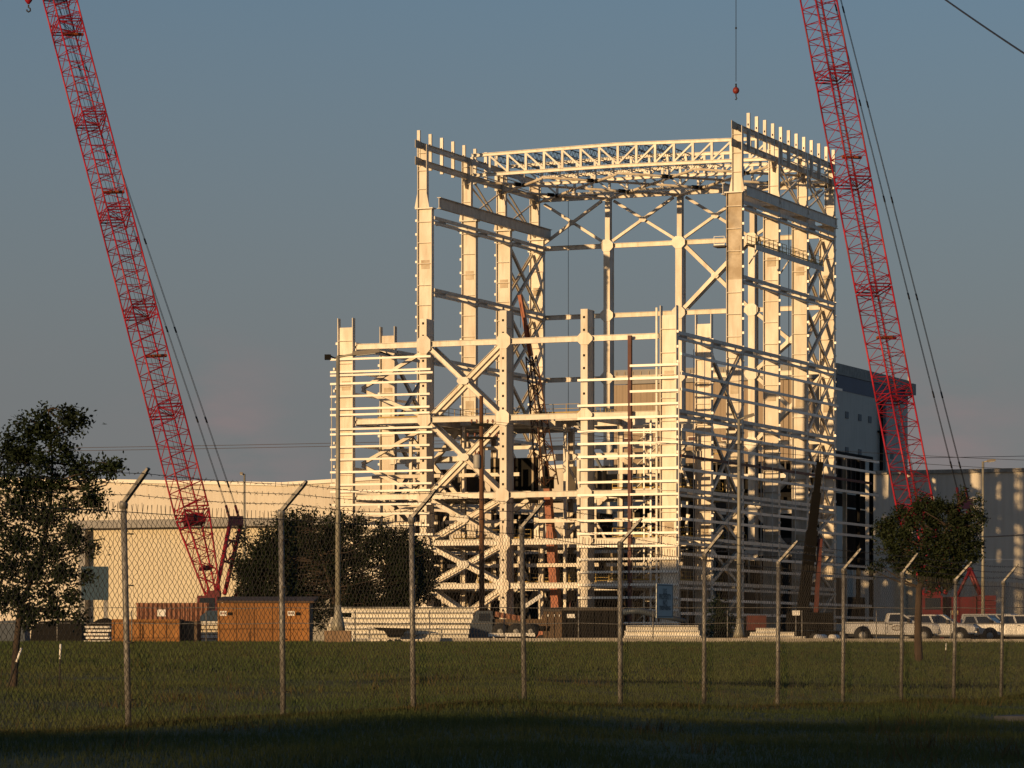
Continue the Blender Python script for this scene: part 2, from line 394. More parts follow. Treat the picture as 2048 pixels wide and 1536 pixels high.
# columns of the rear face
for u in UF[1:4]:
    column_flange_front(u, VS[5], -0.1, 53.6, 0.9, 1.6, dots=False)
    mb = MB()
    for k in (0, 1): mb.obox(B(u, VS[5] + .3 + k * .8, 56.7), UX * .33, VX * .03, Z * 3.1)
    mb.obox(B(u + .2, VS[5] + .7, 56.7), UX * .03, VX * .37, Z * 3.1)
    mb.build('upper_column', 'steel', T)
def octo(u, v, h, w, hh, ch, th=0.07, m='steel_plain', name='gusset_plate'):
    p = [(-w, -hh + ch), (-w + ch, -hh), (w - ch, -hh), (w, -hh + ch), (w, hh - ch), (w - ch, hh), (-w + ch, hh), (-w, hh - ch)]
    MB().plate([B(u + a, v, h + b) for a, b in p], VX * (-th)).build(name, m, T)
# beams of the front face
for h in FL:
    for i in range(4):
        a = UF[i] + (1.0 if i == 0 else .43); b = UF[i + 1] - (1.0 if i == 3 else .43)
        MB().ibeam(B(a, .35, h), B(b, .35, h), .66, .4).build('beam', 'steel_plain', T)
    for u in UF[1:4]: octo(u + random.uniform(-.08, .12), -0.03, h + random.uniform(-.1, .1), (.86 if u != UF[3] else .95) * random.uniform(.9, 1.08), (.98 if u != UF[3] else .62) * random.uniform(.9, 1.1), .5, m='steel')
# doubled cross bracing of the second front bay
def brace(p, q, w, h, up, m='steel', I=True):
    mb = MB()
    (mb.ibeam(p, q, h, w, up, .04, .04) if I else mb.bar(p, q, w, h, up)); return mb.build('brace', m, T)
lv = [0.4] + FL
for k in range(len(lv) - 1):
    a, b = lv[k] + .35, lv[k + 1] - .35
    for v in (0.25, 1.95):
        brace(B(UF[1] + .6, v, b), B(UF[2] - .6, v, a), .35, .52, VX.cross(UX))
        brace(B(UF[1] + .6, v + .36, a), B(UF[2] - .6, v + .36, b), .35, .52, VX.cross(UX))
    octo((UF[1] + UF[2]) / 2, 0.0, (a + b) / 2, .75, .42, .3)
# struts along the two long walls: two rails with lit diaphragms between them
def strut(u, v0, v1, h, d=1.0, m='steel_plain'):
    mb = MB()
    mb.bar(B(u, v0, h + d / 2 - .2), B(u, v1, h + d / 2 - .2), .28, .40)
    mb.bar(B(u, v0, h - d / 2 + .14), B(u, v1, h - d / 2 + .14), .28, .28)
    s = mb.build('strut', m, T)
    n = max(2, int((v1 - v0) / 5.6)); dia = MB()
    for i in range(n):
        v = v0 + (v1 - v0) * (i + .5) / n
        dia.obox(B(u - .55, v, h - .02), UX * .7, VX * .03, Z * (d / 2 - .22))
    dia.build('diaphragm_plates', 'steel_plain', s, kind='stuff')
    # inner rail on the other column flange
    MB().bar(B(u - 1.9, v0, h + d / 2 - .2), B(u - 1.9, v1, h + d / 2 - .2), .28, .4).build('inner_rail', m, s)
for u, out_ in ((UR + .95, 1), (UL + 1.1, -1)):
    for h in (35.4, 26.5, 17.5, 12.0, 6.9):
        for i in range(5): strut(u, VS[i] + .1, VS[i + 1] - .1, h)
    for h in (44.0, 53.0):
        for i in range(2, 5): strut(u, VS[i] + .1, VS[i + 1] - .1, h)
# crane runway girders
for u, v0 in ((UL + 1.7, 23.3), (UR - 1.9, 24.0)):
    MB().ibeam(B(u, v0, 55.15), B(u, 60.4, 55.15), 1.4, .5, Z, .07, .06).build('runway_girder', 'steel_plain', T)
MB().ibeam(B(UR + 1.15, 24, 54.75), B(UR + 1.15, 60.2, 54.75), 1.3, .4, Z, .06, .06).build('runway_girder', 'steel_plain', T)
# eave girders, which run past the front columns for the next bay
for u in (UL - .35, UR + .35):
    for h, d in ((62.3, .7), (60.2, .72)):
        MB().ibeam(B(u, 22.6, h), B(u, 61.0, h), d, .42, Z, .05, .05).build('eave_girder', 'steel_plain', T)
        MB().plate([B(u, 20.6, h - d * .7), B(u, 22.7, h - d * .6), B(u, 22.7, h + d * .6), B(u, 20.6, h + d * .75)], UX * .06).build('gusset_plate', 'steel_stained', T)
    n = 12 if u > -20 else 8
    for i in range(n):
        v = 25.4 + i * (3.1 if u > -20 else 3.55)
        if u < -20: v -= 2.4
        uo = u + (.55 if u > -20 else -.55)
        pp = MB().obox(B(uo, v, 62.0), UX * .2, VX * .14, Z * 2.3).build('parapet_post', 'steel_plain', T)
        MB().obox(B(uo, v - .16, 62.9), UX * .07, VX * .03, Z * .12).build('bolt_hole', 'dark_steel', pp)
    # gussets and cross rods of the top storey
    for i in range(2, 5):
        a, b = VS[i], VS[i + 1]
        MB().plate([B(u, b - 1.3, 59.75), B(u, b + 1.3, 59.75), B(u, b + .7, 58.6), B(u, b - .7, 58.6)], UX * .06).build('gusset_plate', 'steel_stained', T)
        if i > 2:
            for (p, q) in ((B(u, a, 59.6), B(u, b, 54.8)), (B(u, a, 54.8), B(u, b, 59.6)), (B(u, a + 2.5, 59.6), B(u, b + .2, 54.8))):
                brace(p, q, .16, .2, UX, 'steel', False)
    for h in (60.9, 61.6):
        MB().bar(B(u - .2, 36.9, h), B(u - .2, 60, h), .12, .12).build('girt', 'girt', T)
# cross bracing in the long walls
def wall_x(u, v0, v1, h0, h1, w=.42):
    m = 'steel'
    brace(B(u, v0 + .4, h0), B(u, v1 - .4, h1), w, .36, UX, m); brace(B(u - .35, v0 + .4, h1), B(u - .35, v1 - .4, h0), w, .36, UX, m)
lv = [0.4, 6.9, 12.0, 17.5, 26.5, 35.4]
for k in range(5):
    a, b = lv[k] + .5, lv[k + 1] - .5
    for u in (UR + .75, UL + .9):
        wall_x(u, VS[1], VS[2], a, b)
        if b - a > 6:
            wall_x(u, VS[4], VS[5], a, b, .34); wall_x(u - 1.5, VS[4], VS[5], a, b, .3)
        else: wall_x(u, VS[4], VS[5], a, b, .34)
for a, b in ((35.9, 43.5), (44.5, 52.5)):
    for u in (UR + .75, UL + .9): wall_x(u, VS[4], VS[5], a, b, .34); wall_x(u - 1.5, VS[4], VS[5], a, b, .34)
# rear face: beams, gussets, cross bracing
for h in (59.9, 53.3, 44.0, 35.6, 26.5, 17.5, 12.0, 6.9):
    for i in range(4):
        MB().ibeam(B(UF[i] + .6, VS[5] + .5, h), B(UF[i + 1] - .6, VS[5] + .5, h), .62, .4).build('beam', 'steel', T)
    for u in UF[1:4]:
        octo(u, VS[5] - .03, h, .92 if h < 59 else 1.3, .8 if h < 59 else .6, .5)
for i in range(4):
    a, b = UF[i] + .8, UF[i + 1] - .8
    for (h0, h1, bays) in ((53.9, 59.3, (0, 1, 2, 3)), (44.6, 52.8, (2,)), (36.2, 43.4, (3,)), (27, 35, (3,)), (18, 26, (3,)), (7.3, 17, (0, 3))):
        if i in bays:
            w_ = .36 if h0 > 50 else .5
            brace(B(a, VS[5] + .2, h0), B(b, VS[5] + .2, h1), w_, w_, VX, 'steel'); brace(B(a, VS[5] + .65, h1), B(b, VS[5] + .65, h0), w_, w_, VX, 'steel')
            if h0 < 50: brace(B(a, VS[5] + 1.4, h0), B(b, VS[5] + 1.4, h1), .3, .3, VX, 'steel')
            octo((a + b) / 2, VS[5] + .1, (h0 + h1) / 2, .5, .36, .24)
# roof trusses
def truss(v, v_name=''):
    n = 16; us = [UL + .3 + (UR - UL - .6) * i / n for i in range(n + 1)]
    top = [62.85 + .38 * (1 - abs(i - 8) / 8) for i in range(n + 1)]; bot = [60.3 + .2 * (1 - abs(i - 8) / 8) for i in range(n + 1)]
    mb = MB()
    for i in (0, 8):
        mb.ibeam(B(us[i], v, top[i]), B(us[i + 8], v, top[i + 8]), .42, .42); mb.ibeam(B(us[i], v, bot[i]), B(us[i + 8], v, bot[i + 8]), .42, .42)
    r = mb.build('roof_truss', 'steel_plain', T)
    for i in range(n + 1):
        MB().bar(B(us[i], v, bot[i] + .21), B(us[i], v, top[i] - .21), .26, .3, UX).build('web_post', 'steel_plain', r)
    for i in range(n):
        p, q = (B(us[i], v, top[i] - .2), B(us[i + 1], v, bot[i + 1] + .2)) if i < 8 else (B(us[i], v, bot[i] + .2), B(us[i + 1], v, top[i + 1] - .2))
        MB().bar(p, q, .22, .24, VX).build('web_diagonal', 'steel_plain', r)
for v in (VS[3], VS[4], VS[5] + .2): truss(v)
# open-web joists between the trusses, and bottom bracing
for i in range(1, 11):
    u = UL + .3 + (UR - UL - .6) * i / 16; h = 63.05 + .38 * (1 - abs(i - 8) / 8)
    mb = MB()
    for (v0, v1) in ((VS[3] + .3, VS[4] - .3), (VS[4] + .3, VS[5] - .2)):
        mb.bar(B(u, v0, h), B(u, v1, h), .12, .12); mb.bar(B(u, v0 + .6, h - .8), B(u, v1 - .6, h - .8), .1, .1)
        n = 16
        for k in range(n):
            a = v0 + (v1 - v0) * k / n; b = v0 + (v1 - v0) * (k + 1) / n
            mb.bar(B(u, a, h - (.8 if k % 2 else 0)), B(u, b, h - (0 if k % 2 else .8)), .05, .05)
    mb.build('roof_joist', 'blue_steel', T)
for k, (v0, v1) in enumerate(((VS[3], VS[4]), (VS[4], VS[5]))):
    for i in range(4):
        for (p, q) in ((B(UF[i], v0, 59.6), B(UF[i + 1], v1, 59.6)), (B(UF[i + 1], v0, 59.45), B(UF[i], v1, 59.45))):
            o = MB().tube([p, q], .17, 6).build('bottom_brace', 'steel', T)
            m_ = p.lerp(q, .42)
            MB().tube([m_, m_ + (q - p).normalized() * .9], .26, 6).build('sleeve', 'dark_steel', o)
# girts of the front face, left group and right group
for h in (33.9, 32.4, 32.0, 31.0, 29.5, 28.0, 27.3, 25.6, 25.0, 23.5, 22.0, 20.5, 19.0, 18.2, 16.6, 15.5, 14.1, 13.0, 11.4, 10.0, 8.6, 7.6, 6.0, 4.4):
    e = random.uniform(-.25, .25)
    MB().bar(B(-42.6, -.62, h), B(-29.5 + e, -.62, h + .02 * e), .16, .24).build('girt', 'girt', T)
hr = [32.0 - 1.475 * i for i in range(21)]
for k, h in enumerate(hr):
    if k not in (0, 2): MB().bar(B(-11.0, -.62, h), B(-4.75, -.62, h), .16, .26).build('girt', 'girt', T)
    if h > 1: MB().bar(B(-4.55, -.62, h), B(1.35, -.62, h), .16, .26).build('girt', 'girt', T)
MB().bar(B(-4.65, -.35, -.1), B(-4.65, -.35, 35.5), .42, .42, UX).build('erection_post', 'primer', T)
MB().tube([B(1.38, -.62, 1.0), B(1.38, -.62, 32.2)], .09, 6).build('corner_pipe', 'girt', T)
MB().tube([B(-42.5, -.5, -.1), B(-42.5, -.5, 31.0)], .06, 5).build('corner_pipe', 'steel_plain', T)
MB().bar(B(-1.45, -.2, -.1), B(-1.45, -.2, 38.6), .14, .22, UX).build('corner_pipe', 'steel_plain', T)
for i in range(18):
    h = 30.5 - i * 1.6
    MB().obox(B(-42.0, .9, h), UX * .5, VX * .5, Z * .08).build('girt_stub', 'girt', T)
# girts of the right-hand wall
hw = [33.2, 31.0, 29.2, 24.6, 23.1, 21.6, 20.1, 15.9, 14.4, 10.4, 8.9, 5.2, 3.6]
for k, h in enumerate(hw):
    v1 = 61.0 if h > 25 else 77.5
    MB().bar(B(1.55, -.3, h), B(1.55, v1 - (k % 3) * 1.6, h), .2, .32).build('girt', 'primer' if k == 5 else 'girt', T)
for v in (3.4, 7.2, 15.6, 19.4, 27.6, 32.0, 41.0, 52.5):
    MB().tube([B(1.75, v, 3.4), B(1.75, v, 34.0 if v < 24 else 24.8)], .045, 5).build('sag_rod', 'steel_plain', T)
# girts of the left-hand wall, seen from inside
for h in (32.8, 30.2, 24.0, 21.2, 15.0, 9.6, 4.5):
    MB().bar(B(-42.3, -.3, h), B(-42.3, 23, h), .2, .3).build('girt', 'girt', T)
# rear extension of the right-hand wall with dark infill panels
for v in (66.0, 72.0, 78.0):
    MB().ibeam(B(.4, v, -.1), B(.4, v, 25.0), .5, .4, UX).build('column', 'dark_steel' if v != 66 else 'steel_grimy', T)
MB().bar(B(.4, 60, 25.1), B(.4, 78.2, 25.1), .4, .5).build('beam', 'dark_steel', T)
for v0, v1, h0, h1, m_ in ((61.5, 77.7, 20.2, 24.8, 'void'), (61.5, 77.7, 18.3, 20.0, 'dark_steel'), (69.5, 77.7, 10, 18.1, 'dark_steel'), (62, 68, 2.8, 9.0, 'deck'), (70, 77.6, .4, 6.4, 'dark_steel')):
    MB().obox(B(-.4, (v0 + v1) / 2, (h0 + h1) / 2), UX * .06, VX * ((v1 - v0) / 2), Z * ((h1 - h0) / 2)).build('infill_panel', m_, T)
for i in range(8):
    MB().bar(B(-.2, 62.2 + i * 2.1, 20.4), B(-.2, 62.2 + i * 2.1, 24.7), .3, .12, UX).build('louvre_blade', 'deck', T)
# inner frame, floors and platforms of the low front part
for u in UF[1:4] + [-35.6, -25.5, -15.5]:
    ht = 27.0 if u in UF else 21.8
    MB().ibeam(B(u, 11.9, -.1), B(u, 11.9, ht), .6, .5, UX).build('inner_column', 'steel', T)
for u in UF[1:4]:
    MB().ibeam(B(u, 21.5, -.1), B(u, 21.5, 26.5), .7, .6, UX).build('inner_column', 'steel', T)
for h in (6.9, 12.0, 17.8, 22.4, 26.4):
    for v in (11.6, 21.5):
        for i in range(4):
            if h == 22.4 and (i == 1 or v > 20): continue
            MB().ibeam(B(UF[i] + .3, v, h), B(UF[i + 1] - .3, v, h), .8, .4).build('floor_beam', 'steel_plain', T)
    for u in UF[1:4]:
        if h != 22.4: MB().ibeam(B(u, 2.2, h), B(u, 21.4, h), .7, .4).build('floor_beam', 'steel', T)
for (u0, u1, v0, v1, h) in ((-40, -31, 11, 22, 12.6), (-31, -21, 9.5, 22, 12.6), (-21, -11, 13, 22, 12.6), (-10.4, -1, 11, 22, 12.6), (-40, -21, 10, 22, 18.3), (-10.4, -1.2, 9, 22, 18.3), (-10.4, -1.2, 4, 22, 7.4),
                         (-38.5, -30, 4, 21, 27.0), (-29.5, -21.3, 8, 21, 27.0), (-19.2, -14.2, 8, 20, 27.3), (-40, -30, 8, 22, 7.4), (-29, -12, 12, 22, 7.4)):
    mb = MB().obox(B((u0 + u1) / 2, (v0 + v1) / 2, h), UX * ((u1 - u0) / 2), VX * ((v1 - v0) / 2), Z * .06)
    d = mb.build('deck', 'deck', T)
    MB().obox(B((u0 + u1) / 2, v0 - .06, h - .35), UX * ((u1 - u0) / 2), VX * .05, Z * .42).build('deck_edge', 'steel_plain', d)
def rail(p, q, m='safety_yellow', ht=1.07):
    mb = MB(); L = (q - p).length; n = max(1, int(L / 1.6))
    for i in range(n + 1):
        a = p.lerp(q, i / n); mb.bar(a, a + Z * ht, .06, .06, UX)
    for k in (.5, 1.0): mb.bar(p + Z * ht * k, q + Z * ht * k, .05, .05)
    mb.bar(p + Z * .1, q + Z * .1, .03, .16)
    return mb.build('guard_rail', m, T)
for (u0, v0, u1, v1, h) in ((-38.5, 4, -30, 4, 27.1), (-30, 4, -30, 21, 27.1), (-38.5, 21, -30, 21, 27.1), (-29.5, 8, -21.3, 8, 27.1), (-29.5, 20.8, -21.3, 20.8, 27.1), (-19.2, 8, -14.2, 8, 27.4), (-19.2, 20, -14.2, 20, 27.4), (-14.2, 8, -14.2, 20, 27.4),
                         (-10.4, 9, -1.2, 9, 12.7), (-10.4, 10.5, -1.2, 10.5, 12.7), (-1.2, 9, -1.2, 22, 12.7), (-10.4, 4, -1.2, 4, 7.5), (-1.2, 4, -1.2, 22, 7.5), (-31, 9.5, -21, 9.5, 12.7),
                         (-10.4, 9, -1.2, 9, 18.4), (-1.2, 9, -1.2, 22, 18.4), (-10.4, 21.8, -1.2, 21.8, 22.9), (-29, 12, -12, 12, 7.5),
                         (-3, 24, -3, 36, 12.6), (-3, 24, -3, 58, 17.4), (-9, 23.6, -2, 23.6, 12.6), (-6, 23.8, -2.4, 23.8, 17.4)):
    rail(B(u0, v0, h), B(u1, v1, h))
# stair and scaffold tower by the right-hand front bay
for k in range(10):
    for u in (-6.5, -5.0, -3.4):
        MB().bar(B(u, 5.2, k * 2.6), B(u, 5.2, k * 2.6 + 2.58), .16, .16, UX).build('scaffold_post', 'girt', T)
    MB().bar(B(-6.6, 5.2, k * 2.6 + 1.3), B(-3.3, 5.2, k * 2.6 + 1.3), .1, .12).build('scaffold_ledger', 'girt', T)
    MB().bar(B(-6.5, 6.2, k * 2.6), B(-3.4, 6.2, k * 2.6 + 2.6), .3, .08).build('stair_flight', 'steel_plain', T)
for (px, v, ht) in ((-36.0, 8, 26.5), (-33.2, 8, 26.5), (-17.0, 10.5, 26.3), (-15.4, 10.8, 22), (-27, 9, 26), (-24, 9, 17)):
    MB().bar(B(px, v, -.1), B(px, v, ht), .35, .35, UX).build('post', 'steel_plain', T)
for (p, q) in ((B(-38, 11.2, 18), B(-31.2, 11.2, 25.8)), (B(-38, 11.2, 25.8), B(-31.2, 11.2, 18)), (B(-38, 11.2, 22), B(-32, 11.2, 17.8)), (B(-29, 11.2, 12.5), B(-22, 11.2, 17.4)), (B(-10, 11.3, 22), B(-2, 11.3, 17.8)), (B(-10, 21, 20), B(-2, 21, 12.5)), (B(-18, 11.3, 12.4), B(-12, 11.3, 17.6))):
    brace(p, q, .5, .55, VX, 'steel')
for i in range(4):
    MB().obox(B((UF[i] + UF[i + 1]) / 2, 22.2, 5.6), UX * ((UF[i + 1] - UF[i]) / 2 - .5), VX * .1, Z * 5.6).build('sun_screen', 'screen_brown', T)  # screen added to keep low sun off the lower right-hand wall
# dark clutter boxes added on the floors to shade the interior and right-hand wall
for (u, v, h, a, b, c, m_) in ((-36, 14, 12.7, 2.6, 3, 3.6, 'deck'), (-26, 16, 12.7, 3.2, 3, 3.2, 'dark_steel'), (-6.4, 15, 12.7, 5.4, 4, 3.8, 'dark_steel'), (-5.5, 14, 7.5, 5.4, 5, 3.8, 'deck'), (-6.2, 15.5, 18.4, 4.4, 4, 3.0, 'deck'), (-16.5, 17.5, 18.4, 4.6, 3, 3.2, 'deck'), (-26, 18, 18.4, 5, 3, 4.4, 'dark_steel'), (-16, 18, 7.5, 6, 4, 3.6, 'dark_steel'), (-16, 17, 12.7, 3, 3, 3.2, 'dark_steel'),
                           (-25, 16.5, 7.5, 4, 4, 3.2, 'dark_steel'), (-35.5, 15, 7.5, 3.6, 5, 3.2, 'dark_steel'), (-33, 15, 18.4, 4, 4, 3.0, 'deck'), (-6, 13, 0.0, 3.8, 6, 5.2, 'dark_steel'), (-17, 15, 0.0, 5, 5, 5.4, 'dark_steel'), (-28, 16, 0.0, 6, 4, 5.5, 'dark_steel'),
                           (-6, 30, 0, 4, 5, 6.5, 'dark_steel'), (-12, 42, 0, 6, 6, 9.5, 'dark_steel'), (-5, 44, 0, 3.4, 5, 7, 'deck'), (-26, 44, 0, 8, 8, 8, 'dark_steel'), (-6.5, 55, 0, 4, 3, 11, 'dark_steel')):
    mb = MB().obox(B(u, v, h + c / 2), UX * (a * .62), VX * (b * .6), Z * (c / 2 - .1))
    e_ = mb.build('shade_clutter', m_, T)
    for s_ in (-1, 0, 1): MB().obox(B(u + s_ * a * .5, v - b * .6 - .06, h + c / 2), UX * .12, VX * .05, Z * (c / 2 - .12)).build('shade_clutter_rib', 'steel_grimy' if s_ else 'primer', e_)
MB().bar(B(-15.4, 9.5, 27.2), B(-11.8, 9.5, 20.5), .25, .45, VX).build('chute', 'blue_steel', T)
# secondary framing, hangers and bracing of the floors
for i in range(4):
    a, b = UF[i] + .5, UF[i + 1] - .5
    for h, v in ((9.4, 6.0), (14.6, 5.4), (20.2, 6.2), (23.6, 10.4)):
        if h > 20 and i == 2: continue
        MB().bar(B(a, v, h), B(b, v, h), .26, .42).build('secondary_beam', 'steel', T)
    for k in range(3):
        u = a + (b - a) * (k + .5) / 3 + random.uniform(-.5, .5); h0 = random.choice((.0, 7.2, 12.2, 17.8)); h1 = h0 + random.choice((5.0, 5.2, 8.2))
        MB().bar(B(u, 6.3 + k * 1.6, h0), B(u, 6.3 + k * 1.6, min(h1, 26)), .26, .26, UX).build('hanger', 'steel', T)
        MB().bar(B(u, 13.5, h0), B(u + random.choice((-3, 3)), 13.5, min(h1, 26)), .26, .3, VX).build('brace', 'steel', T)
for (p, q) in ((B(-39.8, 2.4, 21.6), B(-31.2, 2.4, 25.9)), (B(-39.8, 2.4, 21.4), B(-31.2, 2.4, 17.2)), (B(-39.8, 2.6, 14.6), B(-31.2, 2.6, 17.0)), (B(-39.8, 2.6, 14.4), B(-31.2, 2.6, 11.6)), (B(-39.8, 2.4, 30.6), B(-31.2, 2.4, 35)), (B(-39.8, 2.4, 30.4), B(-31.2, 2.4, 26.8))):
    brace(p, q, .4, .46, VX, 'steel')
for v in (2.6, 4.2, 6.0, 8.0, 9.8, 13.6, 16.2, 18.6, 21.0):
    MB().bar(B(-1.9 - (v % 3) * .5, v, 0), B(-1.9 - (v % 3) * .5, v, 26.0 if v < 11 else 17.0), .2, .2, UX).build('stair_post', 'girt', T)
for k in range(9):
    h = 2.4 + k * 2.7
    MB().bar(B(-2.6, 2.6, h), B(-2.6, 10, h), .14, .16).build('stair_beam', 'girt', T); MB().bar(B(-2.6, 2.6 if k % 2 else 10, h), B(-2.6, 10 if k % 2 else 2.6, h + 2.6), .7, .12).build('stair_flight', 'steel_grimy', T)
# walkways outside the right-hand wall
MB().obox(B(1.7, 37.5, 48.2), UX * .6, VX * 13.5, Z * .06).build('walkway', 'deck', T)
MB().bar(B(2.25, 24, 47.9), B(2.25, 51, 47.9), .12, .6).build('walkway_girder', 'steel_plain', T)
rail(B(2.25, 24, 48.3), B(2.25, 36, 48.3)); rail(B(2.25, 37.5, 48.3), B(2.25, 51, 48.3)); rail(B(1.2, 24, 48.3), B(1.2, 51, 48.3))
for v in (25, 37, 48.5): MB().bar(B(2.2, v, 47.6), B(1.1, v, 46.0), .12, .16, VX).build('knee_brace', 'steel_plain', T)
MB().obox(B(-1.75, 23.0, 48.0), UX * .74, VX * .8, Z * .08).build('walkway', 'deck', T); rail(B(-2.4, 22.25, 48.1), B(-1.1, 22.25, 48.1), 'steel_plain')
for v in (30.0, 42.5):
    MB().tube([B(.4, v, 20), B(.4, v, 52.5)], .05, 5).build('hanging_line', 'cable', T)
MB().tube([B(-36.5, VS[5] + .5, 59.7), B(-36.5, VS[5] + .5, 20)], .035, 4).build('hanging_line', 'cable', T)
# ------------------------------------------------------------------ other buildings of the plant
def quad_wall(mb, u0, u1, v, h0, h1, th=.3): mb.obox(B((u0 + u1) / 2, v, (h0 + h1) / 2), UX * ((u1 - u0) / 2), VX * (th / 2), Z * ((h1 - h0) / 2))
# long white hall on the left, roof of shallow gables
VH = 70.0
H = thing('plant_hall', B(-95, VH, -.1), 'long white sided hall with shallow gabled roofline behind the left crane', 'building')
def hall_top(u):
    pts = [(-210, 22.6), (-185, 24.6), (-160, 23.0), (-139, 24.6), (-84, 22.75), (-41, 24.4)]
    for (a, ha), (b, hb) in zip(pts, pts[1:]):
        if a <= u <= b: return ha + (hb - ha) * (u - a) / (b - a)
    return 23.0
DU0, DU1, DH = -116.5, -70.5, 17.3
def hall_panel(u0, u1, h0):
    MB().plate([B(u0, VH, h0), B(u1, VH, h0), B(u1, VH, hall_top(u1)), B(u0, VH, hall_top(u0))], VX * .3).build('wall_panel', 'white_siding', H)
ub = [-210, -185, -160, -139, DU0, -100, -84, DU1, -55, -41]
for a, b in zip(ub, ub[1:]):
    hall_panel(a + .012, b - .012, DH if DU0 <= a < DU1 else -.2)
for a, b in ((-210, -185), (-185, -160), (-160, -139), (-139, -84), (-84, -41)):
    MB().bar(B(a + .01, VH - .2, hall_top(a) + .1), B(b - .01, VH - .2, hall_top(b) + .1), .5, .5).build('roof_edge', 'roof_trim', H)
    MB().plate([B(a, VH + .1, hall_top(a)), B(b, VH + .1, hall_top(b)), B(b, VH + 46, hall_top(b)), B(a, VH + 46, hall_top(a))], Z * .12).build('roof', 'white_siding', H)
MB().obox(B(-41.2, VH + 23, 11.5), UX * .15, VX * 22.6, Z * 11.7).build('side_wall', 'white_siding', H)
MB().bar(B(DU0 - 1.5, VH - .7, DH + .2), B(DU1 + .5, VH - .7, DH + .2), 1.2, 1.15).build('door_header', 'grey_trim', H)
for u in (DU0 + .4,): MB().obox(B(u, VH - .5, 8.4), UX * .55, VX * .5, Z * 8.3).build('door_post', 'grey_trim', H)
MB().obox(B((DU0 - 85.2) / 2, VH + .9, 8.4), UX * ((-85.2 - DU0) / 2), VX * .12, Z * 8.8).build('sliding_door', 'cream_door', H)
MB().obox(B((DU1 - 85.0) / 2, VH + 1.3, 8.4), UX * ((DU1 + 85.0) / 2), VX * .12, Z * 8.8).build('sliding_door', 'grey_door', H)
# tall shed behind the frame
S0, S1, SV0, SV1, SH = -58.0, -20.9, 130.0, 168.0, 42.5
S = thing('tall_shed', B(-40, 148, -.1), 'tall tan and grey shed with a blue band behind the steel frame', 'building')
mb = MB(); n = 9
for i in range(n):
    a = S0 + (S1 - S0) * i / n; b = S0 + (S1 - S0) * (i + 1) / n
    m2 = MB(); quad_wall(m2, a + .03, b - .03, SV0, 27.9, 40.2); m2.build('wall_panel', 'tan_siding', S)
m2 = MB(); quad_wall(m2, S0 - .2, S1 + .2, SV0 - .1, 40.3, SH, .5); m2.build('parapet', 'grey_trim', S)
for i in range(28):
    u = S0 + .5 + (S1 - S0 - 1) * i / 27
    MB().bar(B(u, SV0 - .42, 40.8), B(u, SV0 - .42, 42.2), .12, .12, UX).build('parapet_rib', 'steel_grimy', S)
for u in (-54.8, -49.2, -43.7, -38.2, -32.7, -27.2):
    MB().obox(B(u, SV0 - .2, 31.6), UX * .85, VX * .06, Z * .4).build('window', 'roof_trim', S)
    MB().obox(B(u, SV0 - .24, 31.6), UX * .72, VX * .05, Z * .28).build('pane', 'primer', S)
# open lower front with posts, louvres and a dark interior
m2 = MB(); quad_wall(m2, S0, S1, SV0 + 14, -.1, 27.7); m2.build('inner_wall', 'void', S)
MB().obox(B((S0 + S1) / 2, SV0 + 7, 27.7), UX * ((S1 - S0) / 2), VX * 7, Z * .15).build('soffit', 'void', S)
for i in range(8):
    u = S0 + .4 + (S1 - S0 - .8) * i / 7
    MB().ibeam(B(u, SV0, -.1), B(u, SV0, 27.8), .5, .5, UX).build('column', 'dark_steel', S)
for h, m_ in ((25.7, 'steel_plain'), (22.8, 'dark_steel'), (15.9, 'deck'), (9.3, 'deck')):
    MB().bar(B(S0, SV0 - .3, h), B(S1, SV0 - .3, h), .3, .7).build('beam', m_, S)
for i in range(40):
    u = S0 + .6 + (S1 - S0 - 1.2) * i / 39
    MB().bar(B(u, SV0 - .05, 26.1), B(u, SV0 - .05, 27.8), .1, .25, UX).build('louvre_blade', 'deck', S)
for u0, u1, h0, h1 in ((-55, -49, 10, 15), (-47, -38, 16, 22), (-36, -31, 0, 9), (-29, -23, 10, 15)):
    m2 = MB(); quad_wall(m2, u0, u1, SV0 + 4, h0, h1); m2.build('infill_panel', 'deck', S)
# its right-hand side
MB().obox(B(S1, (SV0 + SV1) / 2, 19.2), UX * .15, VX * ((SV1 - SV0) / 2), Z * 19.4).build('side_wall', 'white_siding', S)
MB().obox(B(S1 + .06, (SV0 + SV1) / 2, 39.7), UX * .16, VX * ((SV1 - SV0) / 2), Z * 1.15).build('blue_band', 'blue_band', S)
MB().obox(B(S1 + .14, (SV0 + SV1) / 2, 41.7), UX * .2, VX * ((SV1 - SV0) / 2 + .3), Z * .82).build('parapet', 'concrete', S)
MB().obox(B((S0 + S1) / 2, (SV0 + SV1) / 2, 41.0), UX * ((S1 - S0) / 2 - .2), VX * ((SV1 - SV0) / 2 - .3), Z * .1).build('roof', 'grey_trim', S)
MB().obox(B(S0, (SV0 + SV1) / 2, 20.2), UX * .15, VX * ((SV1 - SV0) / 2), Z * 20.2).build('side_wall', 'white_siding', S)
m2 = MB(); quad_wall(m2, S0, S1, SV1, -.1, 40.8); m2.build('rear_wall', 'white_siding', S)
for v, h in ((135, 35), (141.7, 35), (147, 35), (135, 29.6), (141.7, 29.6), (159, 30), (162.4, 34.6)):
    MB().obox(B(S1 + .2, v, h), UX * .06, VX * .75, Z * .5).build('vent', 'vent_grey', S)
MB().tube([B(S1 + .6, 151.8, 20), B(S1 + .6, 151.8, 38.2)], .3, 8).build('downpipe', 'dark_steel', S)
MB().tube([B(S1 + .6, 153.8, 20), B(S1 + .6, 153.8, 38.2)], .25, 8).build('downpipe', 'grey_trim', S)
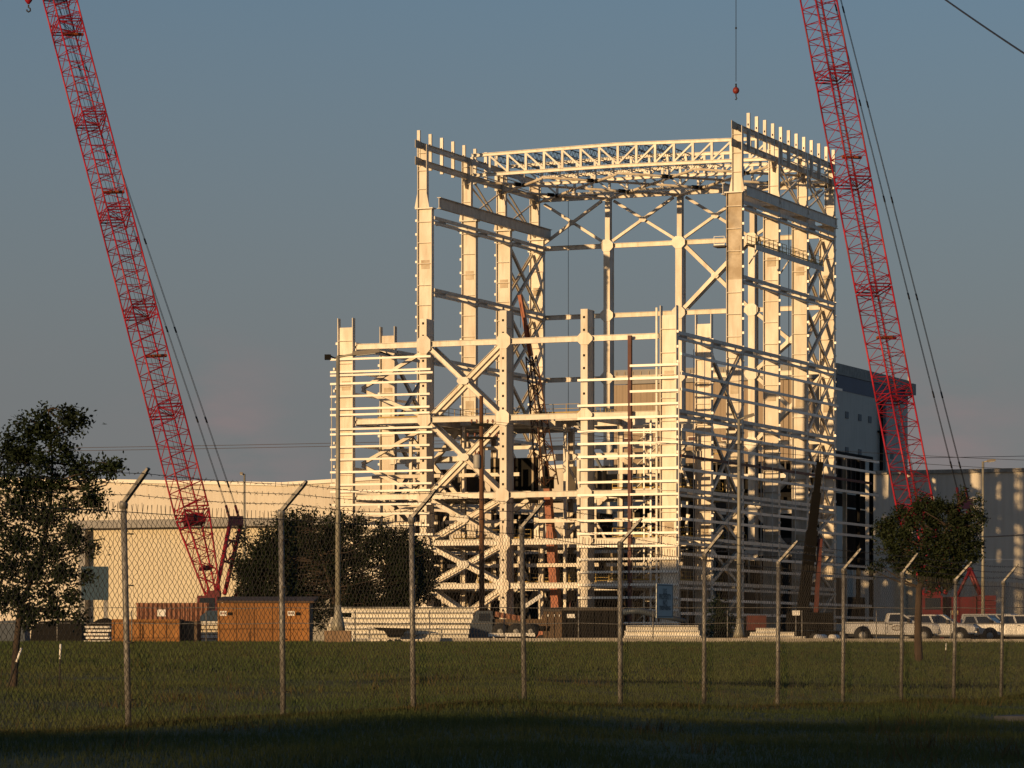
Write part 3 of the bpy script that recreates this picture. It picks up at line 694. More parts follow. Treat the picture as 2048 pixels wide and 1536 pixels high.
MB().obox(B(S1 + .5, 152.8, 33.4), UX * .3, VX * 1.8, Z * .12).build('pipe_bracket', 'dark_steel', S)
MB().obox(B(S1 + .6, 166.9, 41), UX * 1.0, VX * .9, Z * .9).build('rooftop_box', 'concrete', S)
MB().tube([B(S1 + .6, 166.9, 41.9), B(S1 + .6, 166.9, 43.4)], .12, 6).build('rooftop_vent', 'steel_plain', S)
# lower white hall on the right
L = thing('side_hall', B(30, 84, -.1), 'low pale hall on the right with dappled sunlight on its blank wall', 'building')
LU = [-3.0, 8, 19, 30, 41, 52, 63]
for a, b in zip(LU, LU[1:]):
    for h0, h1 in ((-.2, 11.5), (11.53, 23.3)):
        m2 = MB(); quad_wall(m2, a + .012, b - .012, 84.0, h0, h1); m2.build('wall_panel', 'pale_siding', L)
MB().bar(B(-3.2, 83.8, 23.5), B(63.2, 83.8, 23.5), .7, .5).build('roof_edge', 'concrete', L)
MB().obox(B(30, 104, 23.4), UX * 33, VX * 19.9, Z * .12).build('roof', 'grey_trim', L)
MB().obox(B(-3.1, 104, 11.5), UX * .12, VX * 19.8, Z * 11.7).build('side_wall', 'pale_siding', L)
MB().obox(B(63.1, 104, 11.5), UX * .12, VX * 19.8, Z * 11.7).build('side_wall', 'pale_siding', L)
MB().obox(B(21.5, 83.7, 13.2), UX * .22, VX * .1, Z * .35).build('wall_lamp', 'blue_steel', L)
MB().obox(B(3.5, 83.75, 5.2), UX * 1.5, VX * .1, Z * 5.2).build('roller_door', 'cream_door', L)
MB().obox(B(13, 83.75, 1.5), UX * 4, VX * .1, Z * 1.4).build('dock_door', 'dark_steel', L)

# an unseen block added beyond the left edge of the picture; the low sun behind it throws the shade on the foot of the frame
q = B(-9.8, 0, 8.6); dist = 176.0; tw = q + Vector((sun_dir.x, sun_dir.y, 0)).normalized() * dist
side = Vector((-sun_dir.y, sun_dir.x, 0)).normalized()
if side.x < 0: side = -side
W = thing('shade_block', (tw.x + side.x * 7.5, tw.y + side.y * 7.5, GS), 'plain pale block outside the picture on the left, added to shade the frame foot', 'building')
hh = 8.6 + dist * math.tan(SUN_EL); cc = Vector((tw.x, tw.y, GS)) + side * 7.5
MB().obox(cc + Z * (hh / 2), side * 7.5, side.cross(Z) * 9, Z * (hh / 2)).build('wall', 'white_siding', W)
MB().obox(cc + Z * (hh + .1), side * 7.7, side.cross(Z) * 9.2, Z * .12).build('roof', 'grey_trim', W)

# ------------------------------------------------------------------ lattice cranes
def frame_of(d):
    a = d.cross(V(0, 1, 0)).normalized()
    if a.x < 0: a = -a
    b = d.cross(a).normalized()
    if b.y < 0: b = -b
    c, s = math.cos(R(29)), math.sin(R(29))
    return a * c + b * s, b * c - a * s
def lattice(root, p0, p1, w0, w1, step, name, rc=.085, rl=.036, mc='crane_red', ends=True):
    d = (p1 - p0).normalized(); A, Bv = frame_of(d); Ln = (p1 - p0).length; n = max(2, round(Ln / step))
    def node(i, k):
        t = i / n; w_ = (w0 + (w1 - w0) * t) / 2; sx, sy = ((-1, -1), (1, -1), (1, 1), (-1, 1))[k % 4]
        return p0 + d * (Ln * t) + A * (sx * w_) + Bv * (sy * w_)
    ch = MB()
    for k in range(4): ch.tube([node(0, k), node(n, k)], rc, 6)
    sec = ch.build(name, mc, root)
    lc = MB()
    for k in range(4):
        for i in range(n):
            if i % 2 == (k % 2): lc.tube([node(i, k), node(i + 1, k + 1)], rl, 4, False)
            else: lc.tube([node(i, k + 1), node(i + 1, k)], rl, 4, False)
            if k % 2 == 0 and i % 2 == 0: lc.tube([node(i + .5, k), node(i + .5, k + 1)], rl * .8, 4, False)
    if ends:
        for i in (.12, n - .12):
            for k in range(4): lc.tube([node(i, k), node(i, k + 1)], rl * 1.7, 4, False)
            lc.tube([node(i, 0), node(i, 2)], rl, 4, False)
        for k in range(4):
            lc.tube([node(.12, k), node(1.2, k + 1)], rl * 1.2, 4, False); lc.tube([node(n - .12, k), node(n - 1.2, k + 1)], rl * 1.2, 4, False)
    lc.build('lacing', mc, sec, kind='stuff')
    return sec
def crane(label, foot, dirp, length, mast, sections, hook, big_ball, flip):
    """Crawler crane: foot = boom pivot; dirp = a point the boom axis passes; mast = points of the backstay mast."""
    base = Vector((foot.x + 1.5, foot.y, GS))
    K = thing('crawler_crane', base, label, 'crane', 'red lattice boom cranes')
    d = (dirp - foot).normalized(); tip = foot + d * length
    w = 2.27; pos = 8.2
    lattice(K, foot, foot + d * 8.1, .9, w, .82, 'boom_butt', .09, .04)
    while pos < length - 3:
        e = min(pos + sections, length)
        lattice(K, foot + d * (pos + .05), foot + d * (e - .05), w, w, .80, 'boom_section'); pos = e
    # catwalk-like cross plates at the butt
    A, Bv = frame_of(d)
    for t, hgt in ((7.6, .55), (2.9, .16)):
        MB().obox(foot + d * t, A * (.85 if t > 5 else .55), Bv * (.5 if t > 5 else .3), d * hgt * .7).build('boom_bulkhead', 'crane_red_dark', K)
    for t in range(24, int(length), 17):
        MB().obox(foot + d * t + A * .5 + Bv * .2, A * 1.0, Bv * .12, d * .1).build('sheave_bar', 'crane_orange', K)
    hd = MB().obox(tip + d * .6, A * .7, Bv * .7, d * .9).build('boom_head', 'crane_red', K)
    MB().lathe(tip + d * 1.4 - Bv * .3, [(.75, 0), (.75, .5)], 16, Bv).build('sheave', 'cable', hd)
    # backstay mast
    (m0a, m1a), (m0b, m1b) = mast
    ms = MB(); ms.tube([m0a, m1a], .2, 8); ms.tube([m0b, m1b], .2, 8); mo = ms.build('mast', 'crane_red', K)
    cb = MB()
    for t in (.42, .72):
        cb.tube([m0a.lerp(m1a, t), m0b.lerp(m1b, t)], .11, 6)
    pa, pb, pc, pd = m0a.lerp(m1a, .42), m0b.lerp(m1b, .42), m0a.lerp(m1a, .72), m0b.lerp(m1b, .72)
    for s, e in (((pa + pc) / 2, (pa + pb) / 2), ((pa + pb) / 2, (pb + pd) / 2), ((pb + pd) / 2, (pc + pd) / 2), ((pc + pd) / 2, (pa + pc) / 2)): cb.tube([s, e], .08, 6)
    cb.build('mast_bracing', 'crane_red', mo)
    ma, mb_ = m1a, m1b
    ax = (mb_ - ma).normalized()
    MB().obox((ma + mb_) / 2, ax * ((mb_ - ma).length / 2 + .25), V(0, .6, 0), Z * .42).build('equaliser', 'crane_red', mo)
    # pendant lines from the mast head to the boom tip
    for k, src in enumerate((ma + Z * .3 - ax * .1, mb_ + Z * .3 - ax * .5)):
        for s in (-.09, .09):
            o_ = ax * s; dst = tip + ax * (s + (.9 if k else -.4)) + Bv * .4
            MB().tube([src + o_, dst], .028, 4).build('pendant_line', 'cable', K)
        Lp = (tip - src).length; t = 3.0
        lk = MB()
        dst = tip + ax * (.9 if k else -.4) + Bv * .4; dd = (dst - src).normalized()
        while t < Lp - 4:
            for s in (-.09, .09): lk.tube([src + dd * t + ax * s, src + dd * (t + .6) + ax * s], .045, 5)
            t += 9.2 if t > 4 else 6.5
        lk.build('pendant_links', 'cable', K, kind='stuff')
        MB().tube([src - Z * .2, src + dd * 1.2], .12, 6).build('pendant_socket', 'crane_red_dark', K)
    # hoist lines along the boom
    for s in (-.25, .1, .3): MB().tube([foot + d * 5 + A * (s + .2), tip + A * s], .022, 4).build('hoist_line', 'cable', K)
    # the load line and its weight
    if hook is not None:
        top = Vector((hook.x, hook.y, max(tip.z, hook.z + 6)))
        MB().tube([top, hook + Z * .8], .03, 5).build('load_line', 'cable', K)
        MB().bar(top, tip + d * 1.4, .15, .15).build('jib_link', 'crane_red', K)
        hb = MB()
        if big_ball: hb.lathe(hook, [(.05, -.30), (.18, -.27), (.28, -.14), (.31, 0), (.28, .14), (.18, .27), (.05, .30)], 14)
        else: hb.lathe(hook, [(.1, -.2), (.34, .1), (.38, .9), (.2, 1.2)], 12)
        o_ = hb.build('headache_ball' if big_ball else 'hook_block', 'ball_red' if big_ball else 'crane_red', K)
        MB().tube([hook + Z * .28, hook + Z * .62], .09, 6).build('wedge_socket', 'cable', o_)
        hk = [hook + V(0, 0, -.28), hook + V(.0, 0, -.5), hook + V(.16, 0, -.62), hook + V(.17, 0, -.82), hook + V(0, 0, -.93), hook + V(-.15, 0, -.82), hook + V(-.15, 0, -.7)]
        MB().tube(hk if not big_ball else [hook + Z * -.28, hook + Z * -.58, hook + V(.08, 0, -.72), hook + V(0, 0, -.85), hook + V(-.07, 0, -.76)], .06 if big_ball else .08, 6).build('hook', 'cable', o_)
        MB().tube([hook + Z * 5.6, hook + Z * 5.75], .09, 6).build('line_stop', 'cable', K)
    # machinery house, counterweights, cab, crawlers
    bx, by = base.x, base.y; f = flip
    MB().box(bx - 2.6, bx + 3.7, by - 1.6, by + 1.6, GS + 2.0, GS + 2.5).build('turntable_deck', 'crane_red_dark', K)
    MB().box(bx - .6, bx + 2.0, by - 1.5, by + 1.5, GS + 2.52, GS + 4.2).build('machinery_house', 'crane_red_dark', K)
    for i in range(4): MB().box(bx + 2.1, bx + 3.6, by - 2.2, by + 2.2, GS + 2.55 + i * .45, GS + 2.96 + i * .45).build('counterweight', 'crane_red_dark', K)
    cb = MB().box(bx - 2.7, bx - 1.0, by - 2.7, by - 1.65, GS + 2.3, GS + 4.3).build('cab', 'crane_red_dark', K)
    MB().box(bx - 2.5, bx - 1.2, by - 2.74, by - 2.705, GS + 3.1, GS + 4.1).build('window', 'car_glass', cb)
    MB().obox(foot - d * .2, V(.5, 0, 0), V(0, .9, 0), V(0, 0, .8)).build('boom_hinge', 'crane_red_dark', K)
    ms = MB(); ms.tube([V(bx + 2.6, by - .9, GS + 4.4), V(bx + 1.6, by - .9, GS + 6.6)], .15, 6); ms.tube([V(bx + 2.6, by + .9, GS + 4.4), V(bx + 1.6, by + .9, GS + 6.6)], .15, 6); ms.tube([V(bx + 1.6, by - .9, GS + 6.6), V(bx + 1.6, by + .9, GS + 6.6)], .15, 6)
    ms.tube([V(bx + 1.6, by - .9, GS + 6.6), V(bx + .4, by - .9, GS + 4.2)], .15, 6); ms.build('gantry', 'crane_red_dark', K)
    for s in (-1, 1):
        pr = []
        for a in range(0, 360, 20):
            cx = 3.4 if -90 <= (a if a <= 180 else a - 360) <= 90 else -3.4
            pr.append(V(bx + 1 + cx + .62 * math.cos(R(a)), by + s * 2.7 - .55, GS + .66 + .62 * math.sin(R(a))))
        tr = MB().plate(pr, V(0, 1.1, 0)).build('crawler_track', 'dark_steel', K)
        for i in range(7): MB().lathe(V(bx + 1 - 3.2 + i * 1.07, by + s * 2.7 - .62, GS + .5), [(.28, 0), (.28, .08)], 10, V(0, 1, 0)).build('road_wheel', 'crane_red_dark', tr)
    MB().box(bx - 1, bx + 3, by - 2.1, by + 2.1, GS + .7, GS + 1.9).build('car_body', 'crane_red_dark', K)
    return K
f1 = at(428, 1196, 300)
crane('red lattice boom crawler crane on the left, rising above the orange containers', f1, at(120, 0, 322), 62.5,
      ((at(433, 1180, 301), at(461, 1042, 305)), (at(449, 1188, 303.5), at(484, 1042, 307))), 10.1, at(57, 4, 326), False, 1)
f2 = at(1866, 1200, 300)
crane('red lattice boom crawler crane on the right, rising from behind the small tree', f2, at(1637, 0, 313), 89.0,
      ((at(1872, 1180, 301), at(1921, 1008, 305)), (at(1890, 1188, 303.5), at(1942, 1008, 307))), 10.1, at(1472, 181, 318), True, 1)

# hydraulic crane inside the frame, orange boom with a lattice jib
J = thing('mobile_crane', (at(1112, 0, 413).x, 413, GS), 'orange telescopic crane with lattice jib standing inside the steel frame', 'crane')
pA, pB, pC, pD = at(1113, 1215, 413), at(1095, 972, 413), at(1062, 712, 413), at(1040, 590, 413)
MB().bar(pA, pA.lerp(pB, .62), .95, 1.15, VX).build('boom_section', 'crane_orange', J)
MB().bar(pA.lerp(pB, .6), pB, .75, .9, VX).build('boom_section', 'crane_orange', J)
MB().obox(pB + Z * .4, UX * .6, VX * .6, Z * .7).build('jib_mount', 'dark_steel', J)
lattice(J, pB, pC, 1.9, .9, 1.4, 'jib_section', .09, .06, 'crane_brown', False)
MB().bar(pC, pD, .42, .55, VX).build('jib_tip', 'crane_orange', J)
MB().bar(pC + Z * .5, pC.lerp(pD, .5) + UX * .3, .2, .2, VX).build('jib_tip', 'crane_orange', J)
MB().tube([pD, at(1041, 655, 412)], .03, 4).build('hook_line', 'cable', J)
bb = Vector((pA.x, pA.y, GS))
MB().obox(bb + Z * 1.3, UX * 5.5, VX * 1.4, Z * .5).build('carrier', 'crane_orange', J)
MB().obox(bb + Z * 2.7 + UX * .8, UX * 2.2, VX * 1.3, Z * .9).build('superstructure', 'crane_brown', J)
MB().obox(bb + Z * 2.3 - UX * 4.6, UX * .9, VX * 1.2, Z * .8).build('cab', 'crane_orange', J)
for i in range(4):
    for s in (-1, 1): MB().lathe(bb + UX * (-4 + i * 2.6) + VX * (s * 1.2) + Z * .65, [(.4, -.25), (.65, -.22), (.65, .22), (.4, .25)], 14, VX).build('wheel', 'rubber', J)
# dark telescopic crane in front of the right-hand wall
J2 = thing('telescopic_crane', (at(1606, 0, 345).x, 345, GS), 'dark telescopic crane with its boom up in front of the shaded right wall', 'crane')
pA, pB = at(1604, 1232, 345), at(1640, 925, 347)
MB().bar(pA, pA.lerp(pB, .55), 1.1, 1.4, V(0, 1, 0)).build('boom_section', 'shade_black', J2)
MB().bar(pA.lerp(pB, .5), pA.lerp(pB, .8), .85, 1.1, V(0, 1, 0)).build('boom_section', 'shade_black', J2)
MB().bar(pA.lerp(pB, .78), pB, .6, .8, V(0, 1, 0)).build('boom_section', 'shade_black', J2)
MB().bar(pA + V(1.3, 0, -.5), pA.lerp(pB, .5) + V(.9, 0, 0), .45, .45, V(0, 1, 0)).build('lift_cylinder', 'primer', J2)
bb = Vector((pA.x, pA.y, GS))
MB().box(bb.x - 5.5, bb.x + 5, bb.y - 1.4, bb.y + 1.4, GS + .9, GS + 1.5).build('carrier', 'shade_black', J2)
MB().box(bb.x - 1.5, bb.x + 3, bb.y - 1.3, bb.y + 1.3, GS + 1.55, GS + 3.3).build('superstructure', 'shade_black', J2)
MB().box(bb.x - 5.4, bb.x - 3.6, bb.y - 1.3, bb.y + 1.3, GS + 1.55, GS + 3.0).build('cab', 'primer', J2)
for i in range(4):
    for s in (-1, 1): MB().lathe(V(bb.x - 4.2 + i * 2.7, bb.y + s * 1.3, GS + .65), [(.4, -.25), (.65, -.22), (.65, .22), (.4, .25)], 14, V(0, 1, 0)).build('wheel', 'rubber', J2)
# ------------------------------------------------------------------ lamp posts, power pole, wires
def lamp_post(px, ytop, d, label, arm, base_block=True, rad=.12, extra=False):
    x = (px - 1024) / F * d; ztop = CZ + (HZ - ytop) / F * d; z0 = GS if d > 160 else g(x, d)
    K = thing('lamp_post', (x, d, z0), label, 'lamp post', 'lamp posts of the yard')
    b = V(x, d, z0)
    MB().tube([b + Z * .4, V(x, d, ztop)], [rad, rad * .62], 10).build('pole', 'lamp_pole', K)
    MB().lathe(b, [(rad * 2.5, .5), (rad * 2.2, .8), (rad * 1.3, 1.25), (rad, 1.6)], 10).build('pole_shoe', 'lamp_pole', K)
    if base_block: MB().box(x - .55, x + .55, d - .5, d + .5, z0 - .3, z0 + .52).build('footing', 'brown_concrete', K)
    t = V(x, d, ztop)
    if arm:
        ax, az, hw = arm
        a = MB().tube([t - Z * .05, t + V(ax * .45, 0, az * .5), t + V(ax * .6, 0, az * .65)], .05, 6).build('arm', 'lamp_pole', K)
        p = t + V(ax * .35, 0, az * .4); q_ = t + V(ax, 0, az)
        h_ = MB().bar(p, q_, .42, .16, Z).build('luminaire', 'lamp_head', K)
        MB().bar(p.lerp(q_, .15) - Z * .09, p.lerp(q_, .85) - Z * .09, .34, .04, Z).build('lens', 'lamp_clear', h_)
    if extra:
        e = MB().tube([t, t + V(-.12, 0, -.1), t + V(-.42, 0, .05)], .035, 5).build('bracket', 'dark_steel', K)
        MB().box(x - .56, x - .30, d - .12, d + .12, ztop - .16, ztop + .06).build('floodlight', 'dark_steel', K)
        MB().tube([t, t + V(.9, 0, .06), t + V(1.7, 0, .2), t + V(2.2, 0, .02)], .035, 5).build('tie_rod', 'dark_steel', K)
    return K
lamp_post(676, 712, 147, 'tall lamp post on brown footing beside the dark bush, arm reaching right', (1.75, .22, 1), True, .13, True)
lamp_post(1478, 838, 198, 'lamp post on brown block in front of the shaded steel wall', (.85, .26, 1), True, .14)
lamp_post(489, 948, 236, 'thin lamp post between the left crane and the dark bush', (-.3, .05, 1), False, .11)
lamp_post(1966, 923, 243, 'lamp post rising behind the parked white vehicles on the right', (.85, .1, 1), False, .14)

dP = 190.0; xP = at(964, 0, dP).x
PP = thing('power_pole', (xP, dP, GS), 'brown wooden power pole with crossarms and a transformer before the frame', 'power pole')
zt = at(0, 792, dP).z
MB().tube([V(xP, dP, GS - .3), V(xP - .02, dP, (GS + zt) / 2), V(xP - .04, dP, zt)], [.17, .14, .11], 10).build('pole', 'pole_wood', PP)
for py, hw in ((849, .62), (876, .85)):
    z_ = at(0, py, dP).z
    MB().bar(V(xP - hw * .95, dP - .18, z_), V(xP + hw, dP - .18, z_ - .02), .1, .13).build('crossarm', 'dark_steel', PP)
    for s in (-.9, -.45, .5, .95): MB().lathe(V(xP + hw * s, dP - .18, z_ + .07), [(.03, 0), (.065, .06), (.04, .1), (.06, .16), (.03, .2)], 8).build('insulator', 'insulator', PP)
z_ = at(0, 876, dP).z; MB().tube([V(xP - .7, dP - .2, z_ - .05), V(xP - .74, dP - .2, z_ - .3), V(xP - .66, dP - .2, z_ - .38), V(xP - .6, dP - .2, z_ - .25)], .02, 5).build('jumper_wire', 'cable', PP)
tr = MB().lathe(V(xP - .27, dP - .12, at(0, 937, dP).z), [(.18, 0), (.2, .05), (.2, .66), (.17, .74), (.08, .76)], 14).build('transformer', 'transformer', PP)
for s in (-.08, .08): MB().lathe(V(xP - .27 + s, dP - .12, at(0, 937, dP).z + .74), [(.03, 0), (.05, .05), (.025, .2)], 8).build('bushing', 'insulator', tr)
def sag(p, q, s, n=14): return [p.lerp(q, i / n) - Z * (4 * s * (i / n) * (1 - i / n)) for i in range(n + 1)]
zc = at(0, 849, dP).z + .15
for k, s in enumerate((-.5, .5)):
    MB().tube(sag(V(xP + s, dP - .18, zc), V(60 + k, 185, 10.5 + k), 1.2), .012, 4).build('service_wire', 'cable', PP)
for k, (a, b, dd, lab) in enumerate(((at(-300, 901, 610), at(1262, 872, 600), 0, 'upper overhead wire crossing the sky left of the frame'), (at(-300, 907, 606), at(1262, 878, 596), 0, 'lower overhead wire crossing the sky left of the frame'),
                                  (at(1500, 918, 600), at(2350, 904, 610), 0, 'overhead wire crossing the sky above the right hall'))):
    tag(MB().tube(sag(a, b, .3), .045, 4).build('overhead_wire', 'line_wire'), lab, 'wire', 'overhead wires')
tag(MB().tube(sag(at(1780, -82, 74), at(2160, 178, 58), .06), .018, 5).build('service_cable', 'cable'), 'dark cable slanting across the top right corner of the sky', 'cable')
tag(MB().tube(sag(at(1955, 1074, 120), at(2200, 1055, 110), .05), .022, 5).build('bundled_cable', 'cable'), 'dark bundled cable right of the small tree', 'cable')

# ------------------------------------------------------------------ yard goods
D = 163.0
def ybox(px0, px1, py0, py1, d, depth):
    a, b = at(px0, py0, d), at(px1, py1, d); return a.x, b.x, d, d + depth, b.z, a.z
# the large orange container
x0, x1, y0, y1, z0, z1 = ybox(437, 617, 1206, 1286, D, 3.6); z0 = GS
K = thing('storage_container', ((x0 + x1) / 2, y0, GS), 'large orange plywood container with brown roof and two white labels', 'container')
n = 5
for i in range(n): MB().box(x0 + (x1 - x0) * i / n + .012, x0 + (x1 - x0) * (i + 1) / n - .012, y0, y0 + .08, z0, z1).build('front_panel', 'orange_wood', K)
for s in (x0, x1): MB().box(s - .04, s + .04, y0 - .03, y0 + .1, z0, z1).build('corner_post', 'orange_frame', K)
MB().box(x1 - .1, x1, y0 + .1, y1, z0, z1 - .01).build('side_panel', 'crate_side', K)
MB().box(x0, x0 + .1, y0 + .1, y1, z0, z1 - .01).build('side_panel', 'orange_wood', K)
MB().box(x0 + .1, x1 - .1, y1 - .08, y1, z0, z1 - .01).build('rear_panel', 'crate_side', K)
MB().plate([V(x0 - .1, y0 - .12, z1 + .02), V(x1 + .25, y0 - .12, z1 + .0), V(x1 + .25, y1, z1 + .26), V(x0 - .1, y1, z1 + .26)], Z * .09).build('roof', 'crate_roof', K)
for px in (439, 575):
    a = at(px, 1222, D - .05); l = MB().box(a.x, a.x + .33, D - .02, D - .005, a.z - .22, a.z).build('label', 'white_label', K)
    for k in range(3): MB().box(a.x + .05 + k * .085, a.x + .11 + k * .085, D - .026, D - .021, a.z - .15, a.z - .06).build('print', 'rust_box', l)
    MB().box(a.x + .38, a.x + .6, D - .03, D - .004, a.z - .2, a.z - .06).build('latch', 'dark_steel', K)
# the orange framed crate
x0, x1, y0, y1, z0, z1 = ybox(226, 357, 1239, 1280, D - 2, 2.4); z0 = GS
K = thing('timber_crate', ((x0 + x1) / 2, y0, GS), 'low orange timber crate with framed panels left of the large container', 'crate')
for i in range(5):
    a = x0 + (x1 - x0) * i / 5; b = x0 + (x1 - x0) * (i + 1) / 5
    MB().box(a + .03, b - .03, y0 + .03, y0 + .09, z0, z1 - .03).build('panel', 'orange_frame', K)
    MB().box(a - .035, a + .035, y0 - .02, y0 + .02, z0, z1).build('batten', 'orange_wood', K)
MB().box(x1 - .035, x1 + .035, y0 - .02, y0 + .02, z0, z1).build('batten', 'orange_wood', K)
for zz in (z0 + .36, z1 - .06): MB().box(x0, x1, y0 - .05, y0 - .025, zz - .035, zz + .035).build('rail', 'orange_wood', K)
MB().box(x1 + .04, x1 + .06, y0, y1, z0, z1).build('side_panel', 'crate_side', K)
MB().box(x0 - .06, x0 - .04, y0, y1, z0, z1).build('side_panel', 'orange_wood', K)
MB().box(x0, x1, y0, y1, z1 - .02, z1 + .02).build('lid', 'orange_frame', K)
MB().box(x1 + .08, x1 + .78, y0 + .8, y1 + .5, z0, z1 - .06).build('tarp_bundle', 'crate_side', K)
# long rusty freight container
x0, x1, y0, y1, z0, z1 = ybox(273, 417, 1207, 1286, 215, 2.4); z0 = GS
K = thing('freight_container', ((x0 + x1) / 2, y0, GS), 'long rust brown freight container in front of the white hall', 'container')
MB().box(x0, x1, y0, y1, z0 + .15, z1).build('shell', 'rust_box', K)
MB().box(x0 - .02, x1 + .02, y0 - .04, y1 + .04, z1 - .1, z1 + .04).build('top_rail', 'rust_box', K)
MB().box(x0 - .02, x1 + .02, y0 - .05, y1 + .05, z0, z0 + .2).build('bottom_rail', 'crate_side', K)
a = at(315, 1219, 215); MB().box(a.x, a.x + .5, y0 - .07, y0 - .05, a.z - .42, a.z).build('marking', 'white_label', K)
for i in range(14): MB().box(x0 + .2 + i * .31, x0 + .32 + i * .31, y0 - .045, y0 - .003, z0 + .22, z1 - .12).build('rib', 'rust_box', K)
# grey stores along the left edge, dark sheeted pallets
for k, (a, b, c, d_, m_, lab, nm, ct) in enumerate(((175, 224, 1236, 175, 'dark_steel', 'dark sheeted pallet left of the orange crate', 'sheeted_pallet', 'pallet'), (60, 165, 1240, 180, 'dark_steel', 'long dark sheeted load half hidden by the left tree', 'sheeted_load', 'load'),
                                  (-40, 50, 1240, 172, 'blue_steel', 'blue grey sheeted load at the left edge behind the tree', 'sheeted_load', 'load'))):
    x0, x1, y0, y1, z0, z1 = ybox(a, b, c, 1290, d_, 2.2)
    K = thing(nm, ((x0 + x1) / 2, y0, GS), lab, ct)
    MB().plate([V(x0, y0, GS + .14), V(x1, y0, GS + .14), V(x1 - .05, y0, z1 - .15), V(x1 - .4, y0, z1), V(x0 + .5, y0, z1 - .08), V(x0 + .08, y0, z1 - .35)], V(0, 2.0, 0)).build('sheeting', m_, K)
    for i in range(4): MB().box(x0 + (x1 - x0) * (i + .3) / 4 - .1, x0 + (x1 - x0) * (i + .3) / 4 + .1, y0 - .02, y0 + 2.0, GS, GS + .14).build('bearer', 'timber', K)
def ibeam_thing(name, px0, px1, py, d, lab, grp, depth=.26, m='girt', fl=.3):
    a, b = at(px0, py, d), at(px1, py, d)
    mb = MB().ibeam(a, b, depth, fl, Z, .035, .03)
    return tag(mb.build(name, m), lab, 'beam', grp)
K = thing('sheet_stack', (at(195, 0, 168).x, 168, GS), 'short stack of white planks left of the orange crate', 'stack')
for i in range(5): 
    a, b = at(170 + i % 2 * 4, 1283 - i * 7.2, 168), at(224 - i % 3 * 3, 1283 - i * 7.2, 168)
    MB().bar(a, b, .9, .1).build('plank', 'girt', K)
    if i < 4: MB().box(a.x + .2, a.x + .3, 167.7, 168.4, a.z + .05, a.z + .12).build('spacer', 'timber', K)
K = thing('panel_stack', (at(413, 0, 168).x, 168, GS), 'stack of yellowish ribbed panels between the two orange crates', 'stack')
for i in range(5):
    a, b = at(391, 1282 - i * 9.0, 168), at(441, 1282 - i * 9.0, 168)
    MB().bar(a, b, 1.1, .16).build('panel', ('car_white', 'girt', 'cream_door', 'cream_door', 'girt')[i], K)
    if i < 4:
        for k in range(6): MB().box(a.x + .05 + k * .2, a.x + .12 + k * .2, 167.4, 168.5, a.z + .08, a.z + .125).build('spacer', 'timber', K)
# blue machine beside the container
p = at(396, 1246, 190); q_ = at(447, 1221, 190)
K = thing('generator', ((p.x + q_.x) / 2, 190, GS), 'dark blue machine cowling between the rusty container and orange container', 'machine')
MB().plate([V(p.x, 190, GS + .5), V(q_.x, 190, GS + .5), V(q_.x, 190, q_.z), V(p.x + .55, 190, q_.z), V(p.x + .12, 190, q_.z - .3)], V(0, 1.6, 0)).build('cowling', 'blue_paint', K)
for s in (.35, 1.1): MB().lathe(V(p.x + s, 189.95, GS + .35), [(.2, 0), (.35, .02), (.35, .2), (.2, .22)], 12, V(0, 1, 0)).build('wheel', 'rubber', K)
MB().box(p.x, q_.x, 189.9, 191.7, GS + .38, GS + .5).build('chassis', 'dark_steel', K)
MB().box(p.x + .2, p.x + .8, 189.97, 189.995, GS + .75, GS + 1.1).build('grille', 'dark_steel', K)
# long stack of white beams
ords = ['lowest', 'second lowest', 'third lowest', 'third from the top', 'second from the top', 'topmost']
for i in range(6):
    a = (706, 690, 690, 697, 703, 682)[i]; b = (936, 938, 940, 943, 946, 948)[i]
    ibeam_thing('steel_beam', a, b, 1273 - i * 10.6, 161.6, 'white steel beam, %s of the long stack by the lamp post' % ords[i], 'white beams of the long stack', .262, 'girt', .5)
for i in range(4):
    ibeam_thing('steel_beam', 652 + i * 3, 700, 1268 - i * 9.5, 164, 'short white beam behind the tall lamp post, %s of its stack' % ('lowest', 'second lowest', 'second highest', 'topmost')[i], 'short beams behind the lamp post', .24, 'girt', .5)
for i, (a, b) in enumerate(((1247, 1402), (1249, 1399), (1252, 1396))):
    ibeam_thing('steel_beam', a, b, 1277 - i * 10.4, 171, 'white steel beam, %s of the low stack right of the dark trailer' % ('lowest', 'middle', 'topmost')[i], 'white beams of the low stack', .25, 'girt', .5)
for i, (a, b, y_) in enumerate(((1496, 1610, 1277), (1500, 1588, 1268), (1512, 1560, 1260))):
    ibeam_thing('steel_beam', a, b, y_, 178, 'white steel beam, %s of the scattered pile right of the second lamp post' % ('lowest', 'middle', 'topmost')[i], 'white beams of the scattered pile', .2, 'girt', .4)
for k, (px, w_) in enumerate(((1632, .5), (1662, .35))):
    a = at(px, 1276, 178); tag(MB().tube([a, a + V(w_, .5, 0)], [.18, .18], 12).build('pipe_coil', 'girt'), 'white pipe end lying on the yard, %s of the pickup truck' % ('well left', 'just left')[k], 'pipe', 'pipe ends on the yard')
